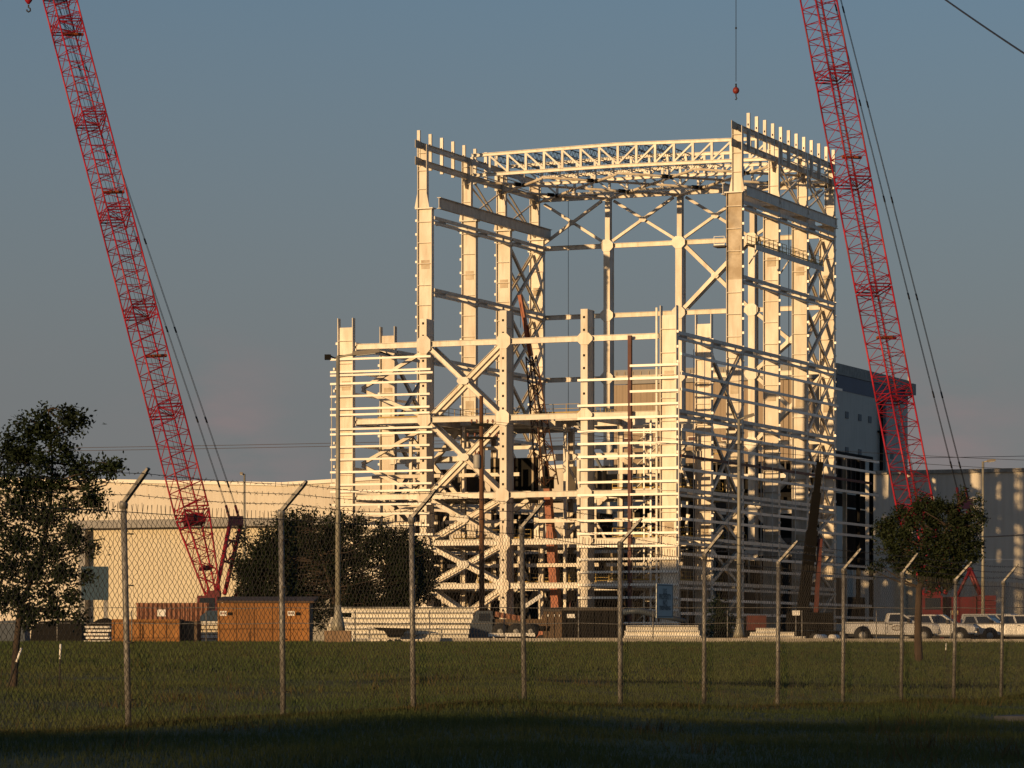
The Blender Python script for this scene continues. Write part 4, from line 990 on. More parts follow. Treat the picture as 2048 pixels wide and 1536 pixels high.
# trailer dolly in front of the long stack
p = at(789, 1257, 160.2)
K = thing('trailer_dolly', (p.x, 160.2, GS), 'small black dolly standing before the long white beam stack', 'dolly')
MB().plate([p + V(-1.0, 0, .05), p + V(1.0, 0, .0), p + V(.62, 0, -.1), p + V(-.7, 0, -.1)], V(0, .8, 0)).build('bed', 'dark_steel', K)
MB().plate([p + V(-.5, .05, -.1), p + V(.5, .05, -.1), p + V(.26, .05, -.42), p + V(-.26, .05, -.42)], V(0, .6, 0)).build('pedestal', 'dark_steel', K)
for s in (-.2, .2): MB().lathe(V(p.x + s, 160.2, GS + .18), [(.1, 0), (.18, .02), (.18, .16), (.1, .18)], 12, V(0, 1, 0)).build('wheel', 'rubber', K)
p = at(907, 1282, 160.3)
K = thing('concrete_marker', (p.x, 160.3, GS), 'small grey concrete marker before the long white beam stack', 'marker')
MB().plate([V(p.x - .2, 160.3, GS), V(p.x + .2, 160.3, GS), V(p.x + .1, 160.3, GS + .42), V(p.x - .1, 160.3, GS + .42)], V(0, .35, 0)).build('cone', 'grey_trim', K)
MB().box(p.x - .8, p.x + .3, 160.7, 161.1, GS, GS + .14).build('foot_slab', 'grey_trim', K)
# grey machine, lorry and dark containers in the middle
dT = 176.0
def tx(px): return at(px, 0, dT).x
def tz(py): return at(0, py, dT).z
K = thing('crane_lorry', (tx(980), dT, GS), 'dark flatbed lorry with pale bumper and folded loader before the frame', 'truck')
MB().box(tx(985), tx(1100), dT, dT + 2.3, tz(1262), tz(1252)).build('chassis', 'dark_steel', K)
cbm = MB().plate([V(tx(937), dT, tz(1278)), V(tx(985), dT, tz(1278)), V(tx(985), dT, tz(1222)), V(tx(953), dT, tz(1222)), V(tx(940), dT, tz(1250))], V(0, 2.3, 0)).build('cab', 'blue_steel', K)
MB().plate([V(tx(958), dT - .02, tz(1242)), V(tx(980), dT - .02, tz(1242)), V(tx(980), dT - .02, tz(1227)), V(tx(958), dT - .02, tz(1227))], V(0, .03, 0)).build('window', 'car_glass', cbm)
MB().bar(V(tx(990), dT + .3, tz(1228)), V(tx(1041), dT + .3, tz(1237)), .3, .26).build('loader_arm', 'rust_box', K)
MB().bar(V(tx(1041), dT + .3, tz(1237)), V(tx(1072), dT + .3, tz(1182)), .22, .24).build('loader_arm', 'dark_steel', K)
MB().bar(V(tx(1060), dT + .5, tz(1245)), V(tx(1052), dT + .5, tz(1196)), .12, .14).build('loader_ram', 'deck', K)
MB().bar(V(tx(1048), dT + .1, tz(1214)), V(tx(1084), dT + .1, tz(1190)), .16, .2).build('loader_ram', 'girt', K)
for px in (1000, 1032, 1061):
    wh = MB().lathe(V(tx(px), dT - .12, tz(1263)), [(.25, 0), (.42, .02), (.42, .26), (.25, .28)], 16, V(0, 1, 0)).build('wheel', 'rubber', K)
    MB().lathe(V(tx(px), dT - .15, tz(1263)), [(.12, 0), (.14, .01), (.14, .03), (.12, .04)], 16, V(0, 1, 0)).build('rim', 'rim', wh)
MB().box(tx(977), tx(1070), dT - .5, dT - .35, tz(1273), tz(1266)).build('side_rail', 'girt', K)
MB().box(tx(985), tx(1090), dT + .2, dT + 2.1, tz(1252), tz(1238)).build('load', 'crate_side', K)
for k, (a, b, yt, lab, m_) in enumerate(((1086, 1124, 1219, 'low dark steel box beside the lorry, left of the black container', 'crate_side'), (1124, 1248, 1217, 'long black open container in front of the shaded frame', 'dark_steel'))):
    K = thing('skip_container', (tx((a + b) / 2), dT, GS), lab, 'container')
    MB().box(tx(a) + .01, tx(b) - .01, dT, dT + .1, GS + .1, tz(yt)).build('front_panel', m_, K); MB().box(tx(a) + .01, tx(b) - .01, dT + 2.2, dT + 2.3, GS + .1, tz(yt)).build('rear_panel', m_, K)
    for s in (tx(a) + .06, tx(b) - .06): MB().box(s - .05, s + .05, dT + .1, dT + 2.2, GS + .1, tz(yt) - .01).build('end_panel', m_, K)
    MB().box(tx(a) + .01, tx(b) - .01, dT - .04, dT - .003, tz(yt) - .1, tz(yt) + .03).build('top_rail', 'deck', K)
    MB().box(tx(a) + .05, tx(b) - .05, dT + .1, dT + 2.2, GS, GS + .12).build('floor', m_, K)
    n = int((b - a) / 14)
    for i in range(n): MB().box(tx(a + 7 + i * 14) - .03, tx(a + 7 + i * 14) + .03, dT - .05, dT - .003, GS + .12, tz(yt) - .12).build('rib', m_, K)
    if k: MB().box(tx(1134), tx(1150), dT - .08, dT - .055, tz(1236), tz(1228)).build('label', 'white_label', K)
    else:
        for px in (1095, 1108, 1118): MB().box(tx(px), tx(px) + .05, dT - .08, dT - .052, tz(1233), tz(1229)).build('reflector', 'white_label', K)
p = at(1250, 1222, 174); q_ = at(1400, 1240, 174)
tag(MB().tube([at(1246, 1224, 174), at(1275, 1221, 174), at(1320, 1231, 174), at(1372, 1242, 174)], [.14, .17, .16, .1], 8).build('tarp_roll', 'blue_steel'), 'dark blue rolled tarpaulin lying over the low white beam stack', 'tarpaulin')
p = at(1592, 1226, 200); K = thing('small_sign', (p.x, 200, GS), 'small white notice on a thin post before the shaded wall', 'sign')
MB().box(p.x - .22, p.x + .22, 199.96, 200, p.z - .14, p.z + .14).build('board', 'white_label', K); MB().tube([V(p.x, 200.05, GS), V(p.x, 200.05, p.z + .2)], .03, 6).build('post', 'galvanised', K)
p = at(1908, 1225, 200); K = thing('small_sign', (p.x, 200, GS), 'small tan notice on a thin post above the parked vehicles', 'sign')
MB().box(p.x - .2, p.x + .24, 199.96, 200, p.z - .13, p.z + .13).build('board', 'timber', K); MB().tube([V(p.x, 200.05, GS), V(p.x, 200.05, p.z + .2)], .03, 6).build('post', 'galvanised', K)
# blue board on the left pillar of the hall
a, b = at(163, 1200, 360), at(217, 1133, 360)
K = thing('blue_board', ((a.x + b.x) / 2, 360, GS), 'blank dark blue board on a grey pole before the white hall', 'board')
MB().box(a.x, b.x, 359.8, 360, a.z, b.z).build('board', 'sign_back', K); MB().box(b.x - .5, b.x - .12, 360.05, 360.4, GS, b.z).build('pole', 'grey_trim', K)
# ------------------------------------------------------------------ parked vehicles
def vehicle(name, label, kind, pos, rz, L=5.7, Wd=1.95, stripe=False, paint='car_white'):
    """Road vehicle built along +x (nose), on wheels; kind: pickup, ext (crew cab pickup), suv, van."""
    K = thing(name, pos, label, {'pickup': 'pickup truck', 'ext': 'pickup truck', 'suv': 'car', 'van': 'van'}[kind], 'vehicles parked in the yard')
    h = Wd / 2
    def loft(name_, m, rows, par):
        """rows: (x, halfwidth, z0, z1) cross-sections joined along x, with softened shoulders."""
        vs = []; fs = []
        for (x, hw, z0, z1) in rows:
            c = min(.09, (z1 - z0) * .2)
            vs += [V(x, -hw + .03, z0), V(x, -hw, z0 + c), V(x, -hw, z1 - c), V(x, -hw + c, z1), V(x, hw - c, z1), V(x, hw, z1 - c), V(x, hw, z0 + c), V(x, hw - .03, z0)]
        for i in range(len(rows) - 1):
            for k in range(8): fs.append((i * 8 + k, i * 8 + (k + 1) % 8, i * 8 + 8 + (k + 1) % 8, i * 8 + 8 + k))
        fs += [tuple(range(7, -1, -1)), tuple((len(rows) - 1) * 8 + k for k in range(8))]
        mb = MB(); mb.add(vs, fs); me = mb.mesh(name_, m); o_ = bpy.data.objects.new(name_, me); COL.objects.link(o_); o_.parent = par; return o_
    def part(name_, m, mb, par):
        o_ = bpy.data.objects.new(name_, mb.mesh(name_, m)); COL.objects.link(o_); o_.parent = par; return o_
    r0 = -L / 2; f0 = L / 2
    belt, roof = 1.12, 1.68
    if kind in ('pickup', 'ext'):
        cb0 = -.35 if kind == 'pickup' else -1.0
        body = loft('body', paint, [(r0, h - .06, .62, 1.12), (r0 + .12, h, .48, 1.16), (cb0 - .03, h, .42, 1.16)], K)
        cab = loft('cab_body', paint, [(cb0, h, .40, 1.18), (1.25, h, .40, 1.16), (1.5, h, .44, 1.14), (f0 - .5, h - .02, .46, 1.06), (f0 - .12, h - .1, .5, .98), (f0, h - .25, .55, .85)], K)
        a0, a1, a2, a3 = cb0 + .02, cb0 + .16, 0.62, 1.38
        part('bed_rail', 'car_dark', MB().box(r0 + .15, cb0 - .05, -h + .02, -h + .1, 1.165, 1.19), K); part('bed_liner', 'car_dark', MB().box(r0 + .2, cb0 - .1, -h + .2, h - .2, 1.0, 1.17), K)
        part('tailgate', paint, MB().box(r0 - .04, r0 - .003, -h + .18, h - .18, .66, 1.1), K)
    elif kind == 'suv':
        body = loft('body', paint, [(r0, h - .1, .6, 1.05), (r0 + .15, h, .45, 1.15), (1.1, h, .40, 1.14), (f0 - .5, h - .03, .46, 1.02), (f0 - .1, h - .12, .5, .92), (f0, h - .3, .55, .8)], K)
        a0, a1, a2, a3 = r0 + .06, r0 + .45, .3, 1.2; roof = 1.72
    else:
        body = loft('body', paint, [(r0, h - .06, .5, 1.2), (r0 + .1, h, .42, 1.22), (1.6, h, .40, 1.2), (f0 - .4, h - .06, .46, 1.0), (f0, h - .25, .52, .8)], K)
        a0, a1, a2, a3 = r0 + .04, r0 + .16, 1.0, 1.85; roof = 1.84
    # greenhouse: pillars and roof over dark glass
    hi = h - .22
    def gh(dx, inset, z0, z1):
        def lerp(a, b, t): return a + (b - a) * t
        t0, t1 = (z0 - 1.1) / (roof - 1.1), (z1 - 1.1) / (roof - 1.1)
        vs = []
        for t, z_ in ((t0, z0), (t1, z1)):
            hw = lerp(h - .04, hi, t) - inset; xa = lerp(a0, a1, t) + inset; xb = lerp(a3, a2, t) - inset
            vs += [V(xa, -hw, z_), V(xb, -hw, z_), V(xb, hw, z_), V(xa, hw, z_)]
        return vs
    mb = MB(); fsb = [(3, 2, 1, 0), (4, 5, 6, 7), (0, 1, 5, 4), (1, 2, 6, 5), (2, 3, 7, 6), (3, 0, 4, 7)]
    mb.add(gh(0, .03, 1.1, roof - .06), fsb); part('glasshouse', 'car_glass', mb, K)
    mb = MB(); mb.add(gh(0, -.01, roof - .08, roof), fsb); part('roof', paint, mb, K)
    def pill(x0_, x1_, wd):
        for s in (-1, 1): part('pillar', paint, MB().bar(V(x0_, s * (h - .05), 1.1), V(x1_, s * (hi + .0), roof - .05), .06, wd, V(1, 0, 0)), K)
    pill(a0 + .05, a1 + .03, .14); pill(a3 - .02, a2 - .02, .09)
    if kind in ('suv', 'van', 'ext'):
        for t in ((.35, .7) if kind != 'ext' else (.45,)): pill(a0 + (a3 - a0) * t, a1 + (a2 - a1) * t, .11)
    # wheels, arches, lamps, trim
    wx = (r0 + 1.12, f0 - .98)
    for x in wx:
        for s in (-1, 1):
            part('wheel_arch', 'car_dark', MB().lathe(V(x, s * (h - .10), .42), [(.50, 0), (.50, .115)], 20, V(0, s, 0)), K)
            ty = part('wheel', 'rubber', MB().lathe(V(x, s * (h - .15), .37), [(.25, 0), (.37, .03), (.37, .19), (.24, .2)], 20, V(0, s, 0)), K)
            part('rim', 'rim', MB().lathe(V(x, s * (h + .03), .37), [(.22, 0), (.22, .025), (.08, .04)], 14, V(0, s, 0)), ty)
    for s in (-1, 1):
        part('headlight', 'lamp_clear', MB().box(f0 - .16, f0 - .06, s * (h - .3) - .18, s * (h - .3) + .18, .74, .9), K)
        part('tail_light', 'lamp_red', MB().box(r0 - .03, r0 + .06, s * (h - .12) - .05, s * (h - .12) + .05, .75, 1.08), K)
        part('mirror', 'car_dark', MB().box(a3 - .5, a3 - .34, s * (h + .1) - .1, s * (h + .1) + .1, 1.12, 1.36), K)
        part('door_seam', 'car_dark', MB().box((a0 if kind in ('pickup',) else 0) + .05, (a0 if kind == 'pickup' else 0) + .065, s * (h + .001) - .004, s * (h + .001) + .004, .5, 1.1), K)
        part('door_handle', 'car_dark', MB().box((a0 if kind == 'pickup' else 0) + .16, (a0 if kind == 'pickup' else 0) + .34, s * (h + .01) - .02, s * (h + .01) + .02, .98, 1.03), K)
    part('front_bumper', 'chrome' if kind != 'suv' else paint, MB().box(f0 - .08, f0 + .06, -h + .12, h - .12, .45, .64), K)
    part('rear_bumper', 'chrome', MB().box(r0 - .14, r0 - .02, -h + .1, h - .1, .42, .58), K)
    part('grille', 'car_dark', MB().box(f0 - .05, f0 + .02, -h + .5, h - .5, .66, .84), K)
    part('underbody', 'car_dark', MB().box(r0 + .3, f0 - .3, -h + .15, h - .15, .3, .5), K)
    if stripe:
        em = MB(); em.tube([V(a0 + .62 + .30 * math.cos(R(t)), -h - .006, .80 + .13 * math.sin(R(t))) for t in range(0, 361, 30)], .028, 4)
        dd = part('door_emblem', 'crate_side', em, K)
        part('emblem_print', 'grey_trim', MB().box(a0 + .45, a0 + .80, -h - .008, -h - .002, .765, .835), dd)
    K.rotation_euler = (0, 0, rz); return K
o_ = MB().box(at(1640, 0, 205).x, 80, 203.5, 300, GS - .2, GS + .30).build('parking_apron', 'yard'); o_['kind'] = 'structure'
def park(px, d): return (at(px, 0, d).x, d, GS + .30)
vehicle('pickup_truck', 'white regular cab pickup seen side-on with an oval door emblem', 'pickup', park(1782, 207), R(-3), 5.7, 1.95, True)
vehicle('pickup_truck', 'white crew cab pickup behind the small tree trunk', 'ext', park(1868, 217), R(-14), 5.4)
vehicle('sport_utility_car', 'pale high roofed car behind the crew cab pickup', 'suv', park(1880, 228), R(-18), 4.9, paint='car_silver')
vehicle('pickup_truck', 'pale pickup parked just left of the right-hand lamp post', 'ext', park(1962, 223), R(-24), 5.5, paint='car_silver')
vehicle('van', 'pale van parked just right of the right-hand lamp post', 'van', park(1998, 230), R(-26), 4.8, paint='car_silver')
vehicle('pickup_truck', 'white pickup cut off by the right edge of the picture', 'ext', park(2040, 219), R(-26), 5.5)
# timber stacks behind the vehicles
for k, (px, py, lab) in enumerate(((2020, 1246, 'lower'), (2026, 1238, 'upper'))):
    a = at(px, py, 236); tag(MB().bar(a, a + V(5, 0, 0), .8, .22).build('timber_pile', 'timber'), '%s tan timber bundle at the right edge behind the white vehicles' % lab, 'timber', 'timber bundles')

# ------------------------------------------------------------------ low wire fence along the yard
WF = thing('wire_fence', (0, 156.5, GS), 'low wire fence with thin posts along the far edge of the grass', 'fence')
dW = 156.5; post = MB().tube([V(0, 0, 0), V(0, 0, 1.75)], .03, 6).mesh('post', 'galvanised')
ip = 0; xs_ = [at(1455, 0, dW).x + 3.33 * i for i in range(-12, 5)]
for x in xs_: inst('post', post, WF, V(x, dW, GS - .1))
for zt_, jit in ((CZ + (HZ - 1215) / F * dW, .02), (CZ + (HZ - 1246) / F * dW, .015)):
    pts = []
    for a, b in zip(xs_, xs_[1:]):
        s = random.uniform(.01, .05)
        pts += [V(a, dW - .03, zt_), V((a + b) / 2, dW - .03, zt_ - s)]
    pts.append(V(xs_[-1], dW - .03, zt_))
    MB().tube(pts, .016, 4).build('strand', 'galvanised', WF)

# ------------------------------------------------------------------ chain-link security fence in front
HP = 1.95
pts_px = [(262, 1458, 255), (563, 1440, 558), (831, 1420, 829), (1044, 1408, 1043), (1232, 1415, 1231), (1407, 1415, 1408), (1549, 1410, 1550), (1679, 1405, 1686), (1800, 1402, 1806), (1903, 1402, 1908), (2000, 1398, 2006)]
hts = [446, 412, 380, 348, 327, 307, 282, 263, 250, 240, 230]
def fpost(i):
    """Foot of post i on the straight fence line (also past both ends)."""
    x = -3.35 + 1.163 * i; y = 30.6 + (x + 3.35) * 2.468
    return V(x, y, g(x, y))
FD = V(1.163, 1.163 * 2.468, 0).normalized(); FN = V(FD.y, -FD.x, 0)   # FN points to the camera side
CF = thing('chain_link_fence', fpost(5), 'galvanised chain link fence with leaning barbed wire arms across the foreground', 'fence')
IDX = list(range(-4, 14))
tops = {}
for i in IDX:
    b = fpost(i); lean = V(-.035 + .009 * max(0, i), 0, 0) + FD * random.uniform(-.04, .03) + FN * random.uniform(-.012, .012); t = b + Z * HP + lean; tops[i] = t
    p = MB().tube([b - Z * .1, t], .028, 10).build('post', 'galvanised', CF)
    MB().lathe(t - Z * .03, [(.037, 0), (.039, .05), (.027, .07)], 10).build('post_cap', 'galvanised', p)
    ed = (FN * (.72 + random.uniform(-.07, .07)) + Z * .85 + FD * random.uniform(-.08, .08)).normalized(); e = t + ed * .37
    am = MB().bar(t + Z * .02 - ed * .02, e, .055, .03, FD.cross(ed)).build('barb_arm', 'galvanised', p)
    MB().bar(e - ed * .02, e + ed * .04, .05, .02, FD.cross(ed)).build('arm_tip', 'galvanised', am)
    for k, hz_ in enumerate((.25, .75, 1.25, 1.7)):
        MB().tube([b + Z * hz_ - FD * .045 + FN * .01, b + Z * hz_ + FN * .046, b + Z * hz_ + FD * .045 + FN * .01], .006, 4).build('tie_wire', 'wire', p)
def prism_strip(P, Q, r):
    """Three-sided wires from arrays of points P to Q."""
    d = Q - P; d /= np.linalg.norm(d, axis=1, keepdims=True)
    n = np.array(FN); s = np.cross(d, n); s /= np.linalg.norm(s, axis=1, keepdims=True); n2 = np.cross(s, d)
    vs = []
    for pt in (P, Q):
        for k in range(3):
            a = 2 * math.pi * k / 3 + .5; vs.append(pt + r * (math.cos(a) * s + math.sin(a) * n2))
    N = len(P); vs = np.stack(vs, 1).reshape(-1, 3); b_ = np.arange(N)[:, None] * 6
    fs = np.concatenate([b_ + np.array([[k, (k + 1) % 3, 3 + (k + 1) % 3, 3 + k]]) for k in range(3)], 0)
    return vs, fs
PITCH = .084; WIRE = .0024
for i in IDX[:-1]:
    a, b = fpost(i), fpost(i + 1); ta, tb = tops[i] - Z * .06, tops[i + 1] - Z * .06
    Lh = math.hypot(b.x - a.x, b.y - a.y); n = int(Lh / PITCH * 1.9); rows = int(HP / PITCH) * 2
    k = np.arange(n); j = np.arange(rows + 1)
    K_, J_ = np.meshgrid(k, j, indexing='ij')
    t = (K_ + .5 + .5 * np.where((J_ + K_) % 2, 1, -1) * .97) / n; hf = J_ / rows
    belly = (.03 + .03 * math.sin(i * 1.7)) * np.sin(t * math.pi) * np.sin(hf * 3 + i) + .012 * np.sin(t * 17 + i) * np.sin(hf * 9) + rng.normal(0, .003, t.shape)
    foot = np.array(a)[None, None] + t[..., None] * (np.array(b) - np.array(a)); top = np.array(ta)[None, None] + t[..., None] * (np.array(tb) - np.array(ta))
    foot = foot + np.array([0, 0, .03])
    pt = foot + hf[..., None] * (top - foot) + np.array(FN) * (.040 + belly + .004 * np.where(J_ % 2, 1, -1))[..., None]
    P = pt[:, :-1].reshape(-1, 3); Q = pt[:, 1:].reshape(-1, 3)
    # cut ends that stand up above the last knuckle
    tip0 = pt[:, -1]; tip1 = tip0 + np.array([0, 0, .075]) + rng.normal(0, .006, tip0.shape)
    vs, fs = prism_strip(np.concatenate([P, tip0]), np.concatenate([Q, tip1]), WIRE)
    np_mesh('mesh_panel', vs, fs, 'wire', CF)['kind'] = 'stuff'
    # tension wire at the top of the mesh
    MB().tube([ta + FN * .05, ta.lerp(tb, .5) + FN * .05 - Z * .012, tb + FN * .05], .0035, 4).build('tension_wire', 'wire', CF)
ed = (FN * .72 + Z * .85).normalized()
for s in (.12, .24, .355):
    mb = MB(); bt = MB()
    for i in IDX[:-1]:
        p, q_ = tops[i] + ed * s + FN.cross(ed) * 0, tops[i + 1] + ed * s
        pts = sag(p, q_, random.uniform(.01, .04), 6); mb.tube(pts, .0026, 4, False)
        n = 24
        for k in range(n):
            c = p.lerp(q_, (k + .5) / n) - Z * .02 * 4 * ((k + .5) / n) * (1 - (k + .5) / n)
            for m_ in range(2):
                dv = Vector(rng.normal(0, 1, 3)).normalized() * .024; bt.tube([c - dv, c + dv], .0021, 3, False)
    o_ = mb.build('barbed_strand', 'barb', CF); bt.build('barbs', 'barb', o_, kind='stuff')
# the notice on the mesh
c = fpost(4).lerp(fpost(5), .44); gz = c.z
hw_ = .30; z0, z1 = CZ + (HZ - 1236) / F * c.y, CZ + (HZ - 1168) / F * c.y
K = thing('notice_board', (c.x, c.y, gz + .5), 'pale blue grey warning notice fixed to the chain link fence', 'sign')
sn = FN * .085
MB().plate([V(c.x, c.y, z0) - FD * hw_ * 1.0 + sn, V(c.x, c.y, z0) + FD * hw_ + sn, V(c.x, c.y, z1) + FD * hw_ + sn, V(c.x, c.y, z1) - FD * hw_ + sn], FN * -.012).build('board', 'sign_face', K)
sn2 = FN * .0875
def strip(a, b, z_a, z_b): return MB().plate([V(c.x, c.y, z_a) + FD * a + sn2, V(c.x, c.y, z_a) + FD * b + sn2, V(c.x, c.y, z_b) + FD * b + sn2, V(c.x, c.y, z_b) + FD * a + sn2], FN * -.002)
for a, b, q0, q1 in ((-hw_ + .01, hw_ - .01, z1 - .022, z1 - .012), (-hw_ + .01, hw_ - .01, z0 + .012, z0 + .022), (-hw_ + .01, -hw_ + .022, z0 + .023, z1 - .023), (hw_ - .022, hw_ - .01, z0 + .023, z1 - .023)):
    strip(a, b, q0, q1).build('border', 'sign_ink', K)
for txt, sz, zz in (('U.S.', .10, .70), ('PROPERTY', .092, .55), ('NO', .10, .36), ('TRESPASSING', .068, .24)):
    cu = bpy.data.curves.new('lettering', 'FONT'); cu.body = txt; cu.align_x = 'CENTER'; cu.size = sz; cu.offset = .003
    tmp = bpy.data.objects.new('lettering', cu); me = bpy.data.meshes.new_from_object(tmp); bpy.data.objects.remove(tmp)
    o_ = bpy.data.objects.new('lettering', me); COL.objects.link(o_); me.materials.clear(); me.materials.append(MATS['sign_ink'])
    o_.parent = K; ctr = V(c.x, c.y, z0 + (z1 - z0) * zz) + FN * .088
    M = Matrix((FD, Z, FD.cross(Z))).transposed()
    o_.rotation_euler = M.to_euler(); o_.location = ctr - Vector(K.location)
# tree stakes with white sleeves
for px, py0, py1, d, lab, ln in ((118, 1288, 1372, 46, 'white topped stake standing right of the left tree', .02), (10, 1296, 1390, 45, 'white topped stake leaning left of the left tree', .16), (1889, 1286, 1330, 96, 'white topped stake right of the small tree', .05)):
    b = at(px, 0, d); z_ = g(b.x, d); top = at(px + 8 * (ln > .1), py0, d); top.x += ln
    K = thing('tree_stake', (b.x, d, z_), lab, 'stake', 'tree stakes')
    bt_ = V(b.x, d, z_ - .05); MB().tube([bt_, bt_.lerp(top, .72)], .013, 6).build('stake', 'stake_dark', K)
    MB().tube([bt_.lerp(top, .7), top], .015, 6).build('sleeve', 'white_label', K)
# ------------------------------------------------------------------ trees and bushes
def leaves(centres, radii, n, size, squash=1.0, clump=26, dens=2.2, keep=None):
    """Leaf blades gathered in clumps (twig ends) spread through the given balls."""
    C = np.array(centres, float); Rr = np.array(radii, float); wgt = Rr ** dens; wgt /= wgt.sum()
    nc = max(1, n // clump); pick = rng.choice(len(C), nc, p=wgt)
    dv = rng.normal(0, 1, (nc, 3)); dv /= np.linalg.norm(dv, axis=1, keepdims=True)
    rad = rng.random(nc) ** .45
    cc = C[pick] + dv * (rad * Rr[pick])[:, None]
    lp = np.repeat(cc, clump, 0) + rng.normal(0, 1, (nc * clump, 3)) * (np.repeat(Rr[pick], clump) * .05 + size * .95)[:, None]
    N = len(lp); a = rng.normal(0, 1, (N, 3)); a[:, 2] = a[:, 2] * .8 + .25; a /= np.linalg.norm(a, axis=1, keepdims=True)
    b = np.cross(a, rng.normal(0, 1, (N, 3))); b /= np.linalg.norm(b, axis=1, keepdims=True)
    L = size * rng.uniform(.6, 1.35, N)[:, None]; nrm = np.cross(a, b)
    p0 = lp; p1 = lp + a * L * .5 + b * L * .26 + nrm * L * .06; p2 = lp + a * L; p3 = lp + a * L * .5 - b * L * .26 + nrm * L * .06
    vs = np.stack([p0, p1, p2, p3], 1).reshape(-1, 3); k = np.arange(N)[:, None] * 4
    return vs, np.concatenate([k + np.array([[0, 1, 2]]), k + np.array([[0, 2, 3]])], 0), cc
def wood(mb, p, q, r0, r1, bend=.08, n=5):
    L = (q - p).length; off = Vector(rng.normal(0, 1, 3)) * L * bend
    pts = [p.lerp(q, i / n) + off * math.sin(math.pi * i / n) for i in range(n + 1)]
    mb.tube(pts, [r0 + (r1 - r0) * i / n for i in range(n + 1)], 7); return pts
def tree(name, label, d, foot_px, blobs, n, size, leaf, trunk_r, fork_py, bark='bark', cat='tree', clump=26, flat=.75, lean=0.0, group=None):
    fx = at(foot_px, 0, d).x; z0 = g(fx, d) if d < 160 else GS
    K = thing(name, (fx, d, z0), label, cat, group)
    C = []; Rr = []
    for (px, py, r) in blobs:
        c = at(px, py, d); rr = r / F * d * (.64 if d < 70 else .70 if d < 150 else 1.0); c.y += rng.uniform(-.5, .5) * rr * 1.3; C.append(c); Rr.append(rr)
    fork = V(fx + lean, d, at(0, fork_py, d).z)
    mb = MB(); wood(mb, V(fx, d, z0 - .1), fork, trunk_r, trunk_r * .72, .02); mb.build('trunk', bark, K); mb = MB()
    top = max(C, key=lambda c: c.z); spine = wood(mb, fork, top, trunk_r * .7, trunk_r * .15, .05, 8)
    for c, rr in zip(C, Rr):
        s = min(spine, key=lambda p: (p - c).length + max(0, p.z - c.z) * 1.5)
        wood(mb, s, c, min(.035, trunk_r * .3), trunk_r * .06, .1)
        for k in range(4):
            e = c + Vector(rng.normal(0, .55, 3)) * rr; wood(mb, c, e, trunk_r * .1, trunk_r * .03, .1, 3)
    mb.build('limbs', 'bark', K)
    vs, fs, cc = leaves(C, Rr, n, size, clump=clump, dens=1.4 if d < 150 else 2.2)
    o_ = np_mesh('crown', vs, fs, leaf, K); o_['kind'] = 'stuff'
    return K
LT = [(88, 838, 26), (140, 832, 24), (58, 862, 34), (112, 868, 34), (150, 848, 18), (40, 905, 34), (88, 915, 40), (130, 900, 22), (16, 895, 26), (6, 950, 40), (60, 965, 48), (110, 965, 36), (150, 930, 24), (165, 955, 26), (205, 932, 20), (222, 930, 12), (190, 945, 16),
      (30, 1010, 46), (85, 1025, 52), (140, 1005, 34), (175, 985, 24), (192, 998, 14), (-15, 1030, 50), (40, 1075, 50), (100, 1085, 46), (150, 1065, 34), (185, 1088, 18), (10, 1125, 46), (70, 1135, 48), (125, 1140, 32), (160, 1100, 20), (40, 1185, 42), (95, 1185, 36), (140, 1190, 20), (0, 1190, 40), (60, 1225, 32), (110, 1218, 24), (155, 1225, 14), (-30, 960, 40), (-40, 1100, 50), (97, 812, 9), (82, 820, 10), (150, 815, 9), (163, 828, 8), (35, 838, 12), (20, 862, 12), (232, 925, 7), (228, 940, 7), (172, 918, 9), (205, 990, 8), (198, 1010, 8), (196, 1082, 8), (172, 1150, 9), (168, 1222, 8), (50, 830, 10), (128, 818, 8)]
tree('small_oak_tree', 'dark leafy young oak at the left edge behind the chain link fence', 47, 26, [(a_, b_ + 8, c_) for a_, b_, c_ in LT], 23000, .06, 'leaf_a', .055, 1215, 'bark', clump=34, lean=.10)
RT = [(1845, 998, 13), (1838, 1015, 16), (1862, 1010, 18), (1800, 1025, 16), (1880, 1015, 20), (1905, 1018, 14), (1925, 985, 6), (1921, 998, 9), (1782, 1048, 20), (1825, 1045, 30), (1870, 1045, 34), (1912, 1042, 26), (1938, 1038, 16), (1952, 1018, 9), (1957, 1000, 7), (1960, 1032, 8),
      (1768, 1070, 18), (1808, 1078, 32), (1850, 1085, 40), (1895, 1080, 38), (1930, 1072, 22), (1952, 1060, 11), (1967, 1040, 7), (1757, 1052, 8), (1790, 1100, 20), (1835, 1120, 36), (1880, 1118, 40), (1918, 1105, 24), (1942, 1092, 12), (1958, 1090, 7), (1778, 1090, 12), (1760, 1098, 8),
      (1812, 1118, 20), (1845, 1150, 28), (1885, 1148, 32), (1915, 1138, 20), (1938, 1118, 12), (1955, 1112, 7), (1865, 1168, 22), (1895, 1166, 16), (1785, 1122, 12), (1762, 1132, 8), (1745, 1140, 6), (1800, 1138, 10), (1905, 1160, 12)]
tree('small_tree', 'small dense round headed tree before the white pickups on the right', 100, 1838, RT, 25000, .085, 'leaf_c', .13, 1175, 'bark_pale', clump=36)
BT = []
prof = [(500, 1080), (530, 1045), (570, 1030), (620, 1020), (670, 1022), (720, 1030), (770, 1050), (810, 1065), (840, 1090), (862, 1115), (868, 1140), (850, 1165), (810, 1195)]
for (px, py) in prof:
    BT.append((px, py + 16, 20))
for k in range(120):
    px = random.uniform(495, 845); top = np.interp(px, [p[0] for p in prof[:11]], [p[1] for p in prof[:11]]) + 28
    bot = 1235 if px < 760 else np.interp(px, [760, 850], [1235, 1170])
    BT.append((px, random.uniform(top, max(top + 5, bot)), random.uniform(24, 40)))
